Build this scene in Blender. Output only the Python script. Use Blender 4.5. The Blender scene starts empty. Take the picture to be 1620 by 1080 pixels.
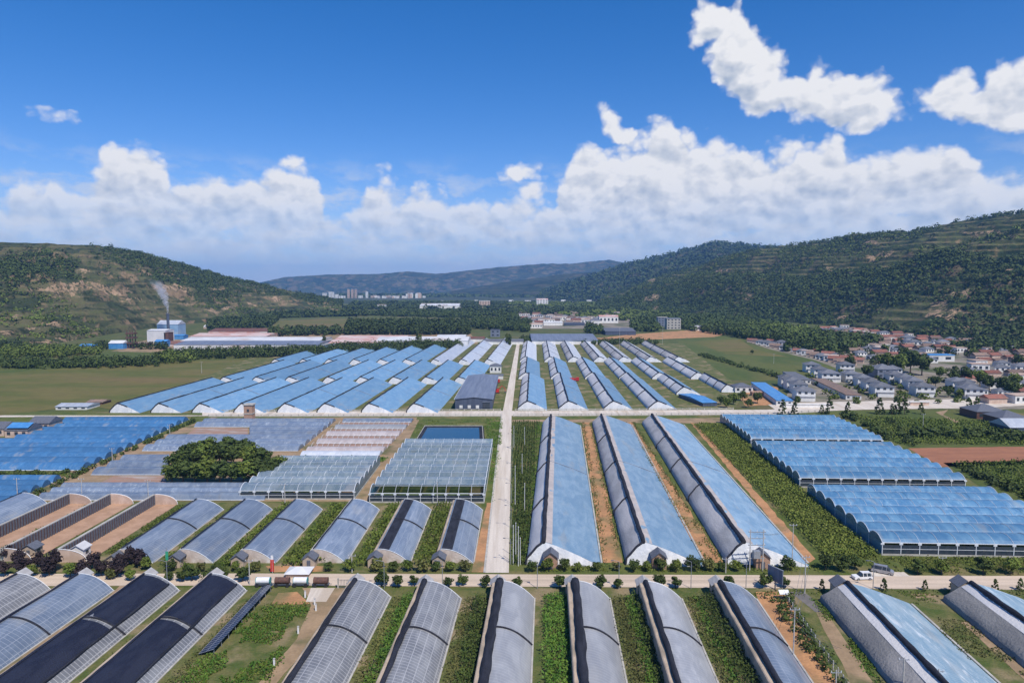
import bpy, bmesh, math, random
import numpy as np
from mathutils import Vector, noise

# ------------------------------------------------------------------ camera, sky, sun, exposure
SC = bpy.context.scene
COL = SC.collection
random.seed(7)
RNG = np.random.default_rng(11)
R = math.radians
H = 70.0                                   # drone height, metres
PITCH = math.atan(88 / 1080)
cam_d = bpy.data.cameras.new('camera')
cam = bpy.data.objects.new('camera', cam_d); COL.objects.link(cam)
cam_d.sensor_width = 36; cam_d.lens = 24; cam_d.clip_start = 1; cam_d.clip_end = 40000
cam.location = (0, 0, H); cam.rotation_euler = (math.pi / 2 - PITCH, 0, 0)
SC.camera = cam
SC.view_settings.view_transform = 'Standard'; SC.view_settings.look = 'None'
SC.view_settings.gamma = 1; SC.view_settings.use_curve_mapping = False
SC.view_settings.exposure = 0.0
SC.cycles.use_denoising = True
SC.cycles.max_bounces = 5; SC.cycles.diffuse_bounces = 2; SC.cycles.glossy_bounces = 2
SC.cycles.transmission_bounces = 3; SC.cycles.transparent_max_bounces = 8; SC.cycles.volume_bounces = 1
SC.cycles.caustics_reflective = False; SC.cycles.caustics_refractive = False

SUN_EL = R(54); SUN_AZ = R(149)            # azimuth clockwise from +Y (the way the camera looks)
sun_dir = Vector((math.sin(SUN_AZ) * math.cos(SUN_EL), math.cos(SUN_AZ) * math.cos(SUN_EL), math.sin(SUN_EL)))
sl = bpy.data.lights.new('sun', 'SUN'); sl.energy = 4.7; sl.angle = R(0.53); sl.color = (1, .935, .84)
so = bpy.data.objects.new('sun', sl); COL.objects.link(so)
so.rotation_euler = sun_dir.to_track_quat('Z', 'Y').to_euler()

def ray(px, py):
    x = (px - 810) / 1080; y = (540 - py) / 1080
    c, s = math.cos(PITCH), math.sin(PITCH)
    return Vector((x, c + y * s, -s + y * c))
def P(px, py, z=0.0):
    d = ray(px, py); t = (z - H) / d.z
    return Vector((d.x * t, d.y * t, z))
def PD(px, py, D):
    d = ray(px, py); t = D / d.y
    return Vector((d.x * t, D, H + d.z * t))
def scale_at(y):                            # photo pixels per metre at a ground row
    p = P(810, y); return 1080 / (p.y * math.cos(PITCH) + H * math.sin(PITCH))
def heading(vx):                            # angle about z of a line running to that vanishing point
    d = ray(vx, 452); return -math.atan2(d.x, d.y)

W = bpy.data.worlds.new('World'); SC.world = W; W.use_nodes = True
class NT:
    """small helper to wire node trees"""
    def __init__(s, tree): s.t = tree; s.n = tree.nodes; s.l = tree.links
    def add(s, typ, **kw):
        n = s.n.new(typ)
        for k, v in kw.items(): setattr(n, k, v)
        return n
    def put(s, sock, v):
        if isinstance(v, bpy.types.NodeSocket): s.l.new(v, sock)
        elif v is not None: sock.default_value = v
    def m(s, op, a, b=None, c=None, clamp=False):
        n = s.add('ShaderNodeMath', operation=op); n.use_clamp = clamp
        s.put(n.inputs[0], a)
        if b is not None: s.put(n.inputs[1], b)
        if c is not None: s.put(n.inputs[2], c)
        return n.outputs[0]
    def vm(s, op, a, b=None, sc=None):
        n = s.add('ShaderNodeVectorMath', operation=op)
        s.put(n.inputs[0], a)
        if b is not None: s.put(n.inputs[1], b)
        if sc is not None: s.put(n.inputs['Scale'], sc)
        return n.outputs['Value'] if op in ('LENGTH', 'DISTANCE', 'DOT_PRODUCT') else n.outputs[0]
    def sep(s, v):
        n = s.add('ShaderNodeSeparateXYZ'); s.put(n.inputs[0], v); return n.outputs
    def comb(s, x, y, z=0.0):
        n = s.add('ShaderNodeCombineXYZ'); s.put(n.inputs[0], x); s.put(n.inputs[1], y); s.put(n.inputs[2], z); return n.outputs[0]
    def mix(s, f, a, b):
        n = s.add('ShaderNodeMix', data_type='RGBA'); s.put(n.inputs[0], f)
        for i, v in ((6, a), (7, b)):
            if not isinstance(v, bpy.types.NodeSocket) and len(v) == 3: v = (*v, 1)
            s.put(n.inputs[i], v)
        return n.outputs[2]
    def ramp(s, v, lo, hi, smooth=True):
        n = s.add('ShaderNodeMapRange'); n.interpolation_type = 'SMOOTHSTEP' if smooth else 'LINEAR'
        s.put(n.inputs[0], v); s.put(n.inputs[1], lo); s.put(n.inputs[2], hi); return n.outputs[0]
    def noise(s, v, scale, detail=3, rough=.55, dist=0.0, col=False):
        n = s.add('ShaderNodeTexNoise'); s.put(n.inputs['Vector'], v); n.inputs['Scale'].default_value = scale
        n.inputs['Detail'].default_value = detail; n.inputs['Roughness'].default_value = rough; n.inputs['Distortion'].default_value = dist
        return n.outputs['Color' if col else 'Fac']

def build_sky():
    g = NT(W.node_tree); W.node_tree.nodes.clear()
    out = g.add('ShaderNodeOutputWorld'); bg = g.add('ShaderNodeBackground'); g.l.new(bg.outputs[0], out.inputs[0])
    sky = g.add('ShaderNodeTexSky', sky_type='NISHITA'); sky.sun_disc = False
    sky.sun_elevation = SUN_EL; sky.sun_rotation = SUN_AZ
    sky.altitude = 1200; sky.air_density = 1.0; sky.dust_density = 0.6; sky.ozone_density = 2.2
    tc = g.add('ShaderNodeTexCoord').outputs['Generated']
    d = g.vm('NORMALIZE', tc); x, y, z = g.sep(d)[:]
    U = g.m('MULTIPLY', g.m('ARCTAN2', x, y), 1000); V = g.m('MULTIPLY', g.m('ARCSINE', z), 1000)
    def uv(px, py):
        r = ray(px, py).normalized(); return math.atan2(r.x, r.y) * 1000, math.asin(r.z) * 1000
    p = g.comb(U, V)
    def wnoise(s_, d_): return g.vm('SUBTRACT', g.noise(p, s_, d_, .6, col=True), (.5, .5, .5))
    w1 = g.vm('SCALE', wnoise(.018, 2), sc=15.0)
    w2 = g.vm('SCALE', wnoise(.08, 2), sc=7.0)
    q = g.vm('ADD', g.vm('ADD', p, w1), w2); qx, qy = g.sep(q)[:2]
    # tops of the cumulus bank along the horizon
    top = [(0,300),(20,288),(45,275),(82,268),(100,290),(118,290),(150,268),(163,228),(182,212),(214,210),(240,238),(262,262),(280,286),(318,276),(340,266),(365,284),(400,272),(436,262),(470,258),(495,268),(509,292),(520,332),(540,345),(556,332),(572,306),(592,290),(640,298),(660,292),(700,306),(740,312),(784,306),(800,312),(876,314),(886,280),(902,248),(925,222),(945,228),(975,216),(1010,212),(1040,184),(1056,180),(1074,202),(1110,214),(1150,224),(1200,232),(1262,224),(1320,210),(1358,240),(1420,232),(1450,224),(1476,212),(1512,224),(1540,242),(1562,266),(1620,276)]
    fc = g.add('ShaderNodeFloatCurve'); cv = fc.mapping.curves[0]
    pts = [((uv(*t)[0] + 800) / 1600, uv(*t)[1] / 400) for t in top]
    pts = [(0, .35), (.08, .38), (.13, .30)] + pts + [(.9, .3), (.95, .45), (1, .35)]
    cv.points[0].location = pts[0]; cv.points[1].location = pts[-1]
    for a in pts[1:-1]: cv.points.new(*a)
    for c in cv.points: c.handle_type = 'AUTO'
    fc.mapping.update()
    g.put(fc.inputs['Value'], g.m('DIVIDE', g.m('ADD', qx, 800), 1600))
    T = g.m('MULTIPLY', fc.outputs[0], 400)
    bank = g.m('MINIMUM', g.m('DIVIDE', g.m('SUBTRACT', T, qy), 30), 1.8)
    blobs = [(455,256,15,12),(462,262,14,12),(590,280,48,20),(825,274,32,16),(838,300,24,15),(960,178,12,16),(965,200,16,18),(985,216,26,14),
             (1125,38,36,28),(1156,52,26,36),(1165,88,44,40),(1196,120,48,42),(1216,150,48,30),(1286,122,15,26),(1282,152,58,32),(1345,160,58,38),(1372,186,44,22),(1395,165,22,24),
             (1500,146,32,26),(1545,166,46,26),(1602,150,42,38),(1602,186,40,20),(86,182,46,14),(118,196,34,9),(748,200,12,4)]
    FAINT = ((86, 182), (118, 196), (748, 200), (590, 280))
    def blobf(q_):
        bd = None
        for cx, cy, rx, ry in blobs:
            u, v = uv(cx, cy); k = .95
            e = g.vm('LENGTH', g.vm('MULTIPLY', g.vm('SUBTRACT', q_, (u, v, 0)), (1 / (rx * k), 1 / (ry * k), 0)))
            e = g.m('MULTIPLY', g.m('SUBTRACT', 1.0, e), min(rx, ry) / 14)
            if (cx, cy) in FAINT: e = g.m('SUBTRACT', g.m('MINIMUM', e, .35), .42)
            bd = e if bd is None else g.m('SMOOTH_MAX', bd, e, .25)
        return bd
    bd = blobf(q); bd2 = blobf(g.vm('ADD', q, (4, 12, 0)))
    dens = g.m('MAXIMUM', bank, bd)
    und = g.m('MULTIPLY', g.m('MAXIMUM', g.m('SUBTRACT', bd2, bd), -.3), g.ramp(bd, .0, .6))      # thicker cloud above: we look at an underside
    # cauliflower puffs: rounded cells at three sizes
    def puffs(vec):
        o = None
        for s_, a_ in ((.026, 1.0), (.06, .5), (.14, .16)):
            vn = g.add('ShaderNodeTexVoronoi', feature='SMOOTH_F1', voronoi_dimensions='2D')
            g.put(vn.inputs['Vector'], vec); vn.inputs['Scale'].default_value = s_; vn.inputs['Smoothness'].default_value = .35
            t = g.m('MULTIPLY', g.m('SUBTRACT', .5, vn.outputs['Distance']), a_)
            o = t if o is None else g.m('ADD', o, t)
        return o
    pf = puffs(g.vm('MULTIPLY', q, (1, 1.25, 1)))
    pf2 = puffs(g.vm('MULTIPLY', g.vm('ADD', q, (7, 11, 0)), (1, 1.25, 1)))
    dd = g.m('ADD', dens, g.m('MULTIPLY', g.m('SUBTRACT', pf, .28), 1.15))
    alpha = g.ramp(dd, -.28, .55)
    # lit from the upper right: relief of the puffs, and darker undersides
    relief = g.m('SUBTRACT', g.m('MULTIPLY', g.m('SUBTRACT', pf, pf2), .85), g.m('MULTIPLY', und, .62))
    big = g.m('SUBTRACT', g.noise(g.vm('MULTIPLY', p, (1, 2.2, 1)), .014, 4, .6), .5)
    hi = g.ramp(qy, 40, 210)
    shade = g.m('ADD', g.m('ADD', .62, relief), g.m('ADD', g.m('MULTIPLY', big, 1.5), g.m('MULTIPLY', hi, .16)))
    rim = g.m('MULTIPLY', g.m('SUBTRACT', 1.0, g.ramp(dd, .2, 1.9)), .28)
    shade = g.m('ADD', shade, rim, clamp=True)
    ccol = g.mix(shade, (.43, .50, .62), (.90, .895, .905))
    # hazier, broken puffs low over the hills
    lown = g.noise(g.vm('MULTIPLY', g.vm('ADD', q, (0, 300, 0)), (1, 2.6, 1)), .016, 5, .6)
    low = g.m('MULTIPLY', g.ramp(lown, .42, .68), g.m('SUBTRACT', 1, g.ramp(V, 120, 190)))
    fade = g.ramp(V, 10, 150)                                   # the bank dissolves towards the horizon
    brk = g.noise(g.vm('MULTIPLY', g.vm('ADD', q, (500, 0, 0)), (1, 2.4, 1)), .021, 5, .6)
    brk = g.ramp(g.m('ADD', brk, g.m('DIVIDE', g.m('SUBTRACT', V, 45), 230)), .34, .60)
    alpha = g.m('MULTIPLY', alpha, g.m('MULTIPLY', brk, g.m('ADD', g.m('MULTIPLY', fade, .72), .28)))
    # blue of a clear day
    skyc = g.mix(1.0, sky.outputs[0], sky.outputs[0])
    hs = g.add('ShaderNodeHueSaturation'); hs.inputs['Saturation'].default_value = 1.42; hs.inputs['Value'].default_value = 1.5; g.put(hs.inputs['Color'], sky.outputs[0])
    sk = g.vm('MULTIPLY', hs.outputs[0], (.092, .079, .094))
    pale = g.mix(g.m('MULTIPLY', g.m('SUBTRACT', 1, g.ramp(V, -10, 170)), .62), sk, (.34, .52, .74))
    base = g.mix(g.m('MULTIPLY', low, .6), pale, (.70, .74, .82))
    fin = g.mix(alpha, base, ccol)
    up = g.ramp(V, -60, -5)
    fin = g.mix(up, (.16, .18, .15), fin)
    g.l.new(fin, bg.inputs[0]); bg.inputs[1].default_value = 1.0
build_sky()

# ------------------------------------------------------------------ helpers
def tag(o, label=None, cat=None, group=None, kind=None):
    if label: o['label'] = label
    if cat: o['category'] = cat
    if group: o['group'] = group
    if kind: o['kind'] = kind
    return o
def link(name, me, m=None, parent=None):
    if m is not None and not me.materials: me.materials.append(m)
    o = bpy.data.objects.new(name, me); COL.objects.link(o)
    if parent is not None: o.parent = parent
    return o
def thing(name, loc, rz, label, cat, group=None):
    o = bpy.data.objects.new(name, None); COL.objects.link(o); o.empty_display_size = .5
    o.location = loc; o.rotation_euler = (0, 0, rz)
    return tag(o, label, cat, group)
def copy_tree(o, parent=None):
    c = o.copy(); COL.objects.link(c)
    if parent is not None: c.parent = parent
    for ch in KIDS(o): copy_tree(ch, c)
    return c
def KIDS(o): return list(o.children)

class MB:
    """collects shapes for ONE mesh"""
    def __init__(s): s.v = []; s.f = []
    def add(s, vs, fs):
        b = len(s.v); s.v += [tuple(v) for v in vs]; s.f += [tuple(i + b for i in f) for f in fs]; return s
    def box(s, x0, x1, y0, y1, z0, z1):
        v = [(x, y, z) for z in (z0, z1) for y in (y0, y1) for x in (x0, x1)]
        return s.add(v, [(0,2,3,1),(4,5,7,6),(0,1,5,4),(2,6,7,3),(0,4,6,2),(1,3,7,5)])
    def prism(s, prof, y0, y1, n=1, closed=True, caps=True, wob=None):
        k = len(prof); vs = []
        for j in range(n + 1):
            y = y0 + (y1 - y0) * j / n
            for (x, z) in prof:
                dz = wob(x, y, z) if wob else 0
                vs.append((x, y, z + dz))
        fs = []
        for j in range(n):
            for i in range(k if closed else k - 1):
                a = j * k + i; b = j * k + (i + 1) % k
                fs.append((a, b, b + k, a + k))
        if caps and closed: fs += [tuple(range(k))[::-1], tuple(range(n * k, n * k + k))]
        return s.add(vs, fs)
    def prismx(s, prof, x0, x1, caps=False, closed=False):      # profile in (y,z) run along x
        k = len(prof); vs = [(x, y, z) for x in (x0, x1) for (y, z) in prof]
        fs = [(i, (i + 1) % k, (i + 1) % k + k, i + k) for i in range(k if closed else k - 1)]
        if caps: fs += [tuple(range(k))[::-1], tuple(range(k, 2 * k))]
        return s.add(vs, fs)
    def tube(s, pts, r, n=6, caps=True):
        vs = []; fs = []
        pts = [Vector(p) for p in pts]
        for j, p in enumerate(pts):
            t = (pts[min(j + 1, len(pts) - 1)] - pts[max(j - 1, 0)]).normalized()
            a = t.cross(Vector((0, 0, 1)))
            if a.length < .1: a = t.cross(Vector((1, 0, 0)))
            a.normalize(); b = t.cross(a).normalized()
            rr = r[j] if isinstance(r, (list, tuple)) else r
            for i in range(n):
                an = 2 * math.pi * i / n; vs.append(p + a * math.cos(an) * rr + b * math.sin(an) * rr)
        for j in range(len(pts) - 1):
            for i in range(n):
                a0 = j * n + i; b0 = j * n + (i + 1) % n; fs.append((a0, b0, b0 + n, a0 + n))
        if caps: fs += [tuple(range(n))[::-1], tuple(range(len(vs) - n, len(vs)))]
        return s.add(vs, fs)
    def poly(s, pts): return s.add(pts, [tuple(range(len(pts)))])
    def mesh(s, name, m=None, smooth=False):
        me = bpy.data.meshes.new(name); me.from_pydata(s.v, [], s.f)
        if m is not None: me.materials.append(m)
        if smooth: me.shade_smooth()
        me.update(); return me
    def build(s, name, m=None, parent=None, smooth=False):
        return link(name, s.mesh(name, m, smooth), None, parent)

def quads_mesh(name, C, N, S, m, asp=1.0):
    """many leaf-sized faces: centres, facing directions, sizes"""
    n = len(C)
    N = N / (np.linalg.norm(N, axis=1, keepdims=True) + 1e-9)
    rv = RNG.normal(size=(n, 3)); A = np.cross(N, rv); A /= (np.linalg.norm(A, axis=1, keepdims=True) + 1e-9); B = np.cross(N, A)
    S = np.asarray(S).reshape(-1, 1) * np.ones((n, 1))
    V = np.stack([C - A * S - B * S * asp, C + A * S - B * S * asp, C + A * S + B * S * asp, C - A * S + B * S * asp], axis=1).reshape(-1, 3)
    me = bpy.data.meshes.new(name)
    me.vertices.add(4 * n); me.vertices.foreach_set('co', V.astype(np.float32).ravel())
    me.loops.add(4 * n); me.loops.foreach_set('vertex_index', np.arange(4 * n, dtype=np.int32))
    me.polygons.add(n); me.polygons.foreach_set('loop_start', np.arange(0, 4 * n, 4, dtype=np.int32))
    me.materials.append(m); me.update(calc_edges=True); me.validate()
    return me

# ------------------------------------------------------------------ materials
def new_mat(name):
    m = bpy.data.materials.new(name); m.use_nodes = True
    g = NT(m.node_tree); b = m.node_tree.nodes['Principled BSDF']
    return m, g, b
def noisy(name, cols, scale=1.0, rough=.85, detail=4, stretch=(1, 1, 1), bump=0.0, bscale=None, spec=.3, rnd=0.0, world=False, fine=0.25, metal=0.0):
    """two or three colours blotched together, with finer speckle"""
    m, g, b = new_mat(name)
    co = g.add('ShaderNodeNewGeometry').outputs['Position'] if world else g.add('ShaderNodeTexCoord').outputs['Object']
    v = g.vm('MULTIPLY', co, stretch)
    n1 = g.noise(v, scale, detail, .6, .3)
    c = g.mix(g.ramp(n1, .36, .62), cols[0], cols[1])
    if len(cols) > 2: c = g.mix(g.ramp(g.noise(v, scale * .37, 3), .5, .68), c, cols[2])
    f = g.noise(co, scale * 9, 3)
    k = g.m('ADD', 1 - fine, g.m('MULTIPLY', f, fine * 2))
    if rnd:
        oi = g.add('ShaderNodeObjectInfo').outputs['Random']
        k = g.m('MULTIPLY', k, g.m('ADD', 1 - rnd, g.m('MULTIPLY', oi, 2 * rnd)))
    c = g.vm('SCALE', c, sc=k)
    g.l.new(c, b.inputs['Base Color']); b.inputs['Roughness'].default_value = rough
    b.inputs['Specular IOR Level'].default_value = spec; b.inputs['Metallic'].default_value = metal
    if bump:
        bn = g.add('ShaderNodeBump'); bn.inputs['Strength'].default_value = bump; bn.inputs['Distance'].default_value = .3
        g.l.new(g.noise(co, bscale or scale * 4, 4), bn.inputs['Height']); g.l.new(bn.outputs[0], b.inputs['Normal'])
    return m
def film(name, c1, c2, line, hoop=1.0, width=.1, purl=0.0, rough=.35, alpha=1.0, streak=.5, wr=.4, lw=.6):
    """plastic film: blotches of dust, pale hoop lines across (local y), wrinkles"""
    m, g, b = new_mat(name)
    co = g.add('ShaderNodeTexCoord').outputs['Object']; x, y, z = g.sep(co)[:]
    oi = g.add('ShaderNodeObjectInfo').outputs['Random']
    sh = g.vm('ADD', co, g.comb(g.m('MULTIPLY', oi, 91.0), g.m('MULTIPLY', oi, 57.0)))
    n1 = g.noise(g.vm('MULTIPLY', sh, (.35, .12, .35)), 1.0, 5, .62, .5)
    c = g.mix(g.ramp(n1, .38, .66), c1, c2)
    st = g.noise(g.vm('MULTIPLY', sh, (.9, .16, .9)), 1.0, 4, .65, 1.0)
    c = g.mix(g.m('MULTIPLY', g.ramp(st, .52, .74), g.m('MULTIPLY', g.m('ADD', .35, g.m('MULTIPLY', oi, 1.3)), streak), clamp=True), c, line)
    ds = g.noise(g.vm('MULTIPLY', sh, (.22, .06, .22)), 1.0, 4, .6)
    c = g.mix(g.m('MULTIPLY', g.ramp(ds, .56, .70), .38), c, (.34, .33, .30))
    ny = g.noise(g.vm('MULTIPLY', sh, (.05, 3.2, .05)), 1.0, 2)
    c = g.mix(g.m('MULTIPLY', g.ramp(ny, .35, .8), .25), c, c2)
    c = g.vm('SCALE', c, sc=g.m('ADD', .84, g.m('MULTIPLY', oi, .30)))
    if hoop:
        fr = g.m('FRACT', g.m('DIVIDE', y, hoop)); ln = g.m('LESS_THAN', fr, width / hoop)
        if purl:
            fx = g.m('LESS_THAN', g.m('FRACT', g.m('DIVIDE', x, purl)), width / purl); ln = g.m('MAXIMUM', ln, fx)
        c = g.mix(g.m('MULTIPLY', ln, lw), c, line)
    g.l.new(c, b.inputs['Base Color']); b.inputs['Roughness'].default_value = rough
    b.inputs['Specular IOR Level'].default_value = .5
    bn = g.add('ShaderNodeBump'); bn.inputs['Strength'].default_value = wr; bn.inputs['Distance'].default_value = .12
    g.l.new(g.noise(g.vm('MULTIPLY', sh, (.5, 1.6, .5)), 1.0, 4), bn.inputs['Height']); g.l.new(bn.outputs[0], b.inputs['Normal'])
    if alpha < 1: b.inputs['Alpha'].default_value = alpha
    return m
M = {}
M['ground'] = noisy('grassland', [(.06, .085, .018), (.10, .11, .028), (.13, .11, .045)], .05, .95, 6, bump=.4, bscale=.8, world=True, fine=.35)
M['grass'] = noisy('verge_grass', [(.07, .10, .018), (.115, .13, .03), (.18, .15, .06)], .16, .95, 6, bump=.5, bscale=1.5, world=True, fine=.4)
M['weeds'] = noisy('rough_weeds', [(.07, .10, .02), (.14, .135, .045), (.26, .20, .11)], .25, .95, 6, bump=.6, bscale=2, world=True, fine=.45)
M['field'] = noisy('maize_field', [(.065, .095, .018), (.10, .115, .026), (.13, .12, .035)], .025, .95, 6, (1, .35, 1), .3, 1.2, world=True, fine=.35)
M['olive'] = noisy('ripening_field', [(.10, .11, .022), (.145, .125, .036), (.165, .12, .045)], .012, .95, 6, (1, 2.5, 1), .3, .8, world=True, fine=.25)
M['dirt'] = noisy('tan_dirt', [(.36, .25, .15), (.27, .19, .11), (.12, .12, .05)], .18, .95, 6, bump=.3, world=True, fine=.25)
M['orange'] = noisy('orange_earth', [(.50, .26, .12), (.38, .20, .095), (.20, .16, .07)], .22, .95, 6, bump=.4, world=True, fine=.3)
M['redfield'] = noisy('ploughed_red_soil', [(.34, .15, .08), (.28, .125, .07)], .06, .95, 5, (1, 4, 1), .3, 2, world=True, fine=.15)
M['conc'] = noisy('pale_concrete_paving', [(.66, .59, .50), (.56, .49, .41), (.50, .42, .33)], .30, .9, 6, (2.2, .10, 1), world=True, fine=.16)
M['conc2'] = noisy('cast_concrete', [(.48, .46, .41), (.38, .36, .32)], .5, .85, 5, world=True, fine=.15)
M['ash'] = noisy('tarred_lane', [(.20, .18, .165), (.15, .14, .13)], .3, .9, 5, world=True)
M['wall'] = noisy('tan_earth_wall', [(.50, .40, .30), (.40, .32, .24), (.30, .25, .19)], .35, .9, 5, bump=.3)
M['brick'] = noisy('pinkish_brick', [(.42, .27, .19), (.36, .22, .15)], 2.0, .9, 3, fine=.3)
M['slate'] = noisy('grey_roof_tile', [(.14, .15, .18), (.10, .11, .135)], 1.5, .7, 3, (1, 3, 1), .3, fine=.2)
M['redroof'] = noisy('red_brown_tile', [(.25, .10, .07), (.18, .085, .065), (.20, .13, .10)], .3, .85, 4, rnd=.3)
M['brownroof'] = noisy('weathered_brown_tile', [(.24, .16, .12), (.16, .12, .10)], .4, .85, 4, rnd=.3)
M['greyroof'] = noisy('grey_tile', [(.16, .165, .18), (.12, .13, .155)], .4, .75, 4, rnd=.25)
M['blueroof'] = noisy('blue_metal_sheet', [(.06, .22, .50), (.09, .28, .55)], .3, .45, 3)
M['white'] = noisy('white_render', [(.76, .75, .72), (.66, .65, .62)], .4, .8, 4, rnd=.08, fine=.08)
M['cream'] = noisy('pinkish_render', [(.55, .42, .34), (.45, .33, .26)], .4, .85, 4, rnd=.2, fine=.15)
M['shed'] = noisy('pale_metal_sheet', [(.66, .66, .66), (.56, .57, .58), (.50, .44, .40)], .06, .6, 4, fine=.1)
M['pinkshed'] = noisy('faded_pink_sheet', [(.62, .50, .46), (.50, .25, .20), (.60, .57, .54)], .05, .7, 4, (1, 3, 1), fine=.15)
M['darkmetal'] = noisy('dark_steel_cladding', [(.085, .105, .15), (.065, .08, .12)], .3, .5, 3, (4, 1, .2))
M['greymetal'] = noisy('grey_steel_roof', [(.20, .225, .28), (.15, .17, .22)], .08, .45, 4, (8, .5, 1), fine=.08)
M['glass'] = noisy('dark_window', [(.03, .045, .06), (.05, .06, .08)], 1, .12, 2, spec=.6)
M['paintwhite'] = noisy('white_paint', [(.8, .8, .8), (.72, .72, .72)], 2, .35, 2, fine=.05)
M['silver'] = noisy('silver_paint', [(.42, .42, .43), (.34, .34, .36)], 2, .3, 2, fine=.05, metal=.4)
M['tyre'] = noisy('black_rubber', [(.02, .02, .02), (.035, .035, .035)], 4, .9, 2)
M['pole'] = noisy('weathered_concrete_pole', [(.55, .53, .49), (.42, .40, .37)], 2, .85, 3, fine=.1)
M['galv'] = noisy('galvanised_steel', [(.36, .38, .40), (.28, .30, .32)], 3, .45, 3, metal=.3)
M['black'] = noisy('black_quilt', [(.014, .015, .022), (.028, .030, .042)], .8, .85, 4, (1, .3, 1), .6, 3, fine=.4)
M['navy'] = noisy('dark_navy_quilt', [(.012, .014, .028), (.022, .025, .042)], .5, .6, 4, (1, .25, 1), .4, 3, fine=.3)
M['quilt'] = noisy('grey_quilt', [(.46, .45, .44), (.35, .34, .335), (.54, .51, .49)], .25, .9, 5, (1, .4, 1), .5, 2, fine=.18)
M['quiltpale'] = noisy('pale_grey_quilt', [(.60, .59, .59), (.50, .50, .51), (.64, .62, .60)], .2, .9, 5, (1, .4, 1), .4, 2, fine=.14)
M['quiltgrey'] = noisy('worn_grey_quilt', [(.27, .26, .245), (.20, .195, .19), (.36, .34, .32)], .3, .9, 6, (1, .4, 1), .6, 2, fine=.2)
M['band'] = noisy('dusty_ridge_band', [(.47, .42, .39), (.38, .35, .34)], .3, .85, 4, fine=.12)
M['plastic'] = noisy('white_plastic_sheet', [(.70, .70, .69), (.54, .56, .58)], .35, .5, 5, (1, 1, .35), .7, 1.5, fine=.1)
M['net'] = film('blue_net_film', (.035, .125, .27), (.05, .165, .34), (.20, .36, .50), 0, .1, rough=.6, streak=.3)
M['blue'] = film('blue_greenhouse_film', (.15, .275, .405), (.255, .385, .50), (.50, .57, .63), 1.1, .12, rough=.38, streak=.3, wr=.55, lw=.25)
M['bluefar'] = film('sky_blue_film', (.13, .26, .41), (.18, .32, .46), (.38, .47, .55), 1.3, .15, rough=.5, streak=.2, wr=.3, lw=.15)
M['clear'] = film('blue_grey_clear_film', (.135, .175, .24), (.215, .26, .325), (.50, .53, .57), 1.0, .10, 1.8, rough=.3, streak=.25, lw=.38)
M['misty'] = film('milky_grey_film', (.27, .28, .30), (.36, .37, .385), (.54, .54, .54), .9, .12, rough=.38, streak=.25, lw=.35)
M['latt'] = film('dewy_grey_film', (.165, .17, .18), (.255, .26, .265), (.52, .52, .52), .9, .13, 1.5, rough=.32, streak=.2, lw=.55)
M['silver_film'] = film('silver_film', (.42, .46, .52), (.54, .57, .61), (.70, .71, .72), 1.2, .12, rough=.35, streak=.3, lw=.25)
M['span'] = film('light_blue_span_film', (.065, .185, .345), (.14, .295, .45), (.50, .62, .70), 0, .1, rough=.42, alpha=.9, streak=.25, wr=.3)
M['spanclear'] = film('clear_span_film', (.22, .31, .40), (.36, .44, .50), (.66, .71, .74), 0, .1, rough=.22, alpha=.56, streak=.5, wr=.4)
M['gable'] = film('turquoise_end_film', (.06, .17, .26), (.10, .25, .34), (.4, .55, .6), 0, .1, rough=.25, alpha=.85, streak=.2)
M['paleblue'] = noisy('faded_blue_cladding', [(.20, .34, .50), (.26, .40, .55), (.40, .48, .55)], .12, .6, 3)
M['dirtyend'] = noisy('dusty_pink_end_sheet', [(.50, .42, .36), (.40, .33, .28), (.58, .54, .50)], .5, .8, 5, bump=.4, fine=.15)
M['tanroad'] = noisy('tan_dusty_road', [(.62, .50, .385), (.52, .42, .32), (.45, .36, .27)], .30, .95, 6, (.10, 2.2, 1), world=True, fine=.18)
M['bluepale'] = film('painted_sheen_blue_film', (.18, .30, .39), (.33, .43, .49), (.72, .76, .78), .8, .12, rough=.4, streak=.75, wr=.6, lw=.22)  # strong pale streaks paint a whitish sheen into the film colour
M['pinkfilm'] = film('dusty_pinkish_film', (.36, .31, .30), (.46, .41, .40), (.62, .60, .60), 0, .1, rough=.45, streak=.4, wr=.6)
M['lanes'] = noisy('trodden_village_ground', [(.28, .24, .19), (.20, .175, .13), (.07, .09, .03)], .06, .95, 6, world=True, fine=.4)
M['sheet'] = film('crumpled_clear_sheet', (.155, .215, .32), (.25, .315, .41), (.62, .70, .76), 0, .1, rough=.3, streak=.5, wr=.8, alpha=.74)
def leafmat(name, c1, c2, rnd=.2):
    m, g, b = new_mat(name)
    co = g.add('ShaderNodeNewGeometry').outputs['Position']
    n = g.noise(co, .55, 3, .65); n2 = g.noise(co, .06, 2)
    c = g.mix(g.ramp(n, .35, .65), c1, c2)
    k = g.m('ADD', .7, g.m('MULTIPLY', n2, .6))
    oi = g.add('ShaderNodeObjectInfo').outputs['Random']
    k = g.m('MULTIPLY', k, g.m('ADD', 1 - rnd, g.m('MULTIPLY', oi, 2 * rnd)))
    g.l.new(g.vm('SCALE', c, sc=k), b.inputs['Base Color']); b.inputs['Roughness'].default_value = .75
    b.inputs['Specular IOR Level'].default_value = .25
    return m
M['leaf'] = leafmat('mid_green_leaves', (.062, .10, .014), (.135, .165, .028))
M['leafdark'] = leafmat('dark_green_leaves', (.032, .054, .011), (.072, .098, .019))
M['leafbright'] = leafmat('fresh_green_leaves', (.05, .125, .015), (.115, .19, .026))
M['tansoil'] = noisy('tan_pink_soil', [(.46, .29, .19), (.38, .235, .15)], .25, .95, 5, bump=.3, world=True, fine=.15)
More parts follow.
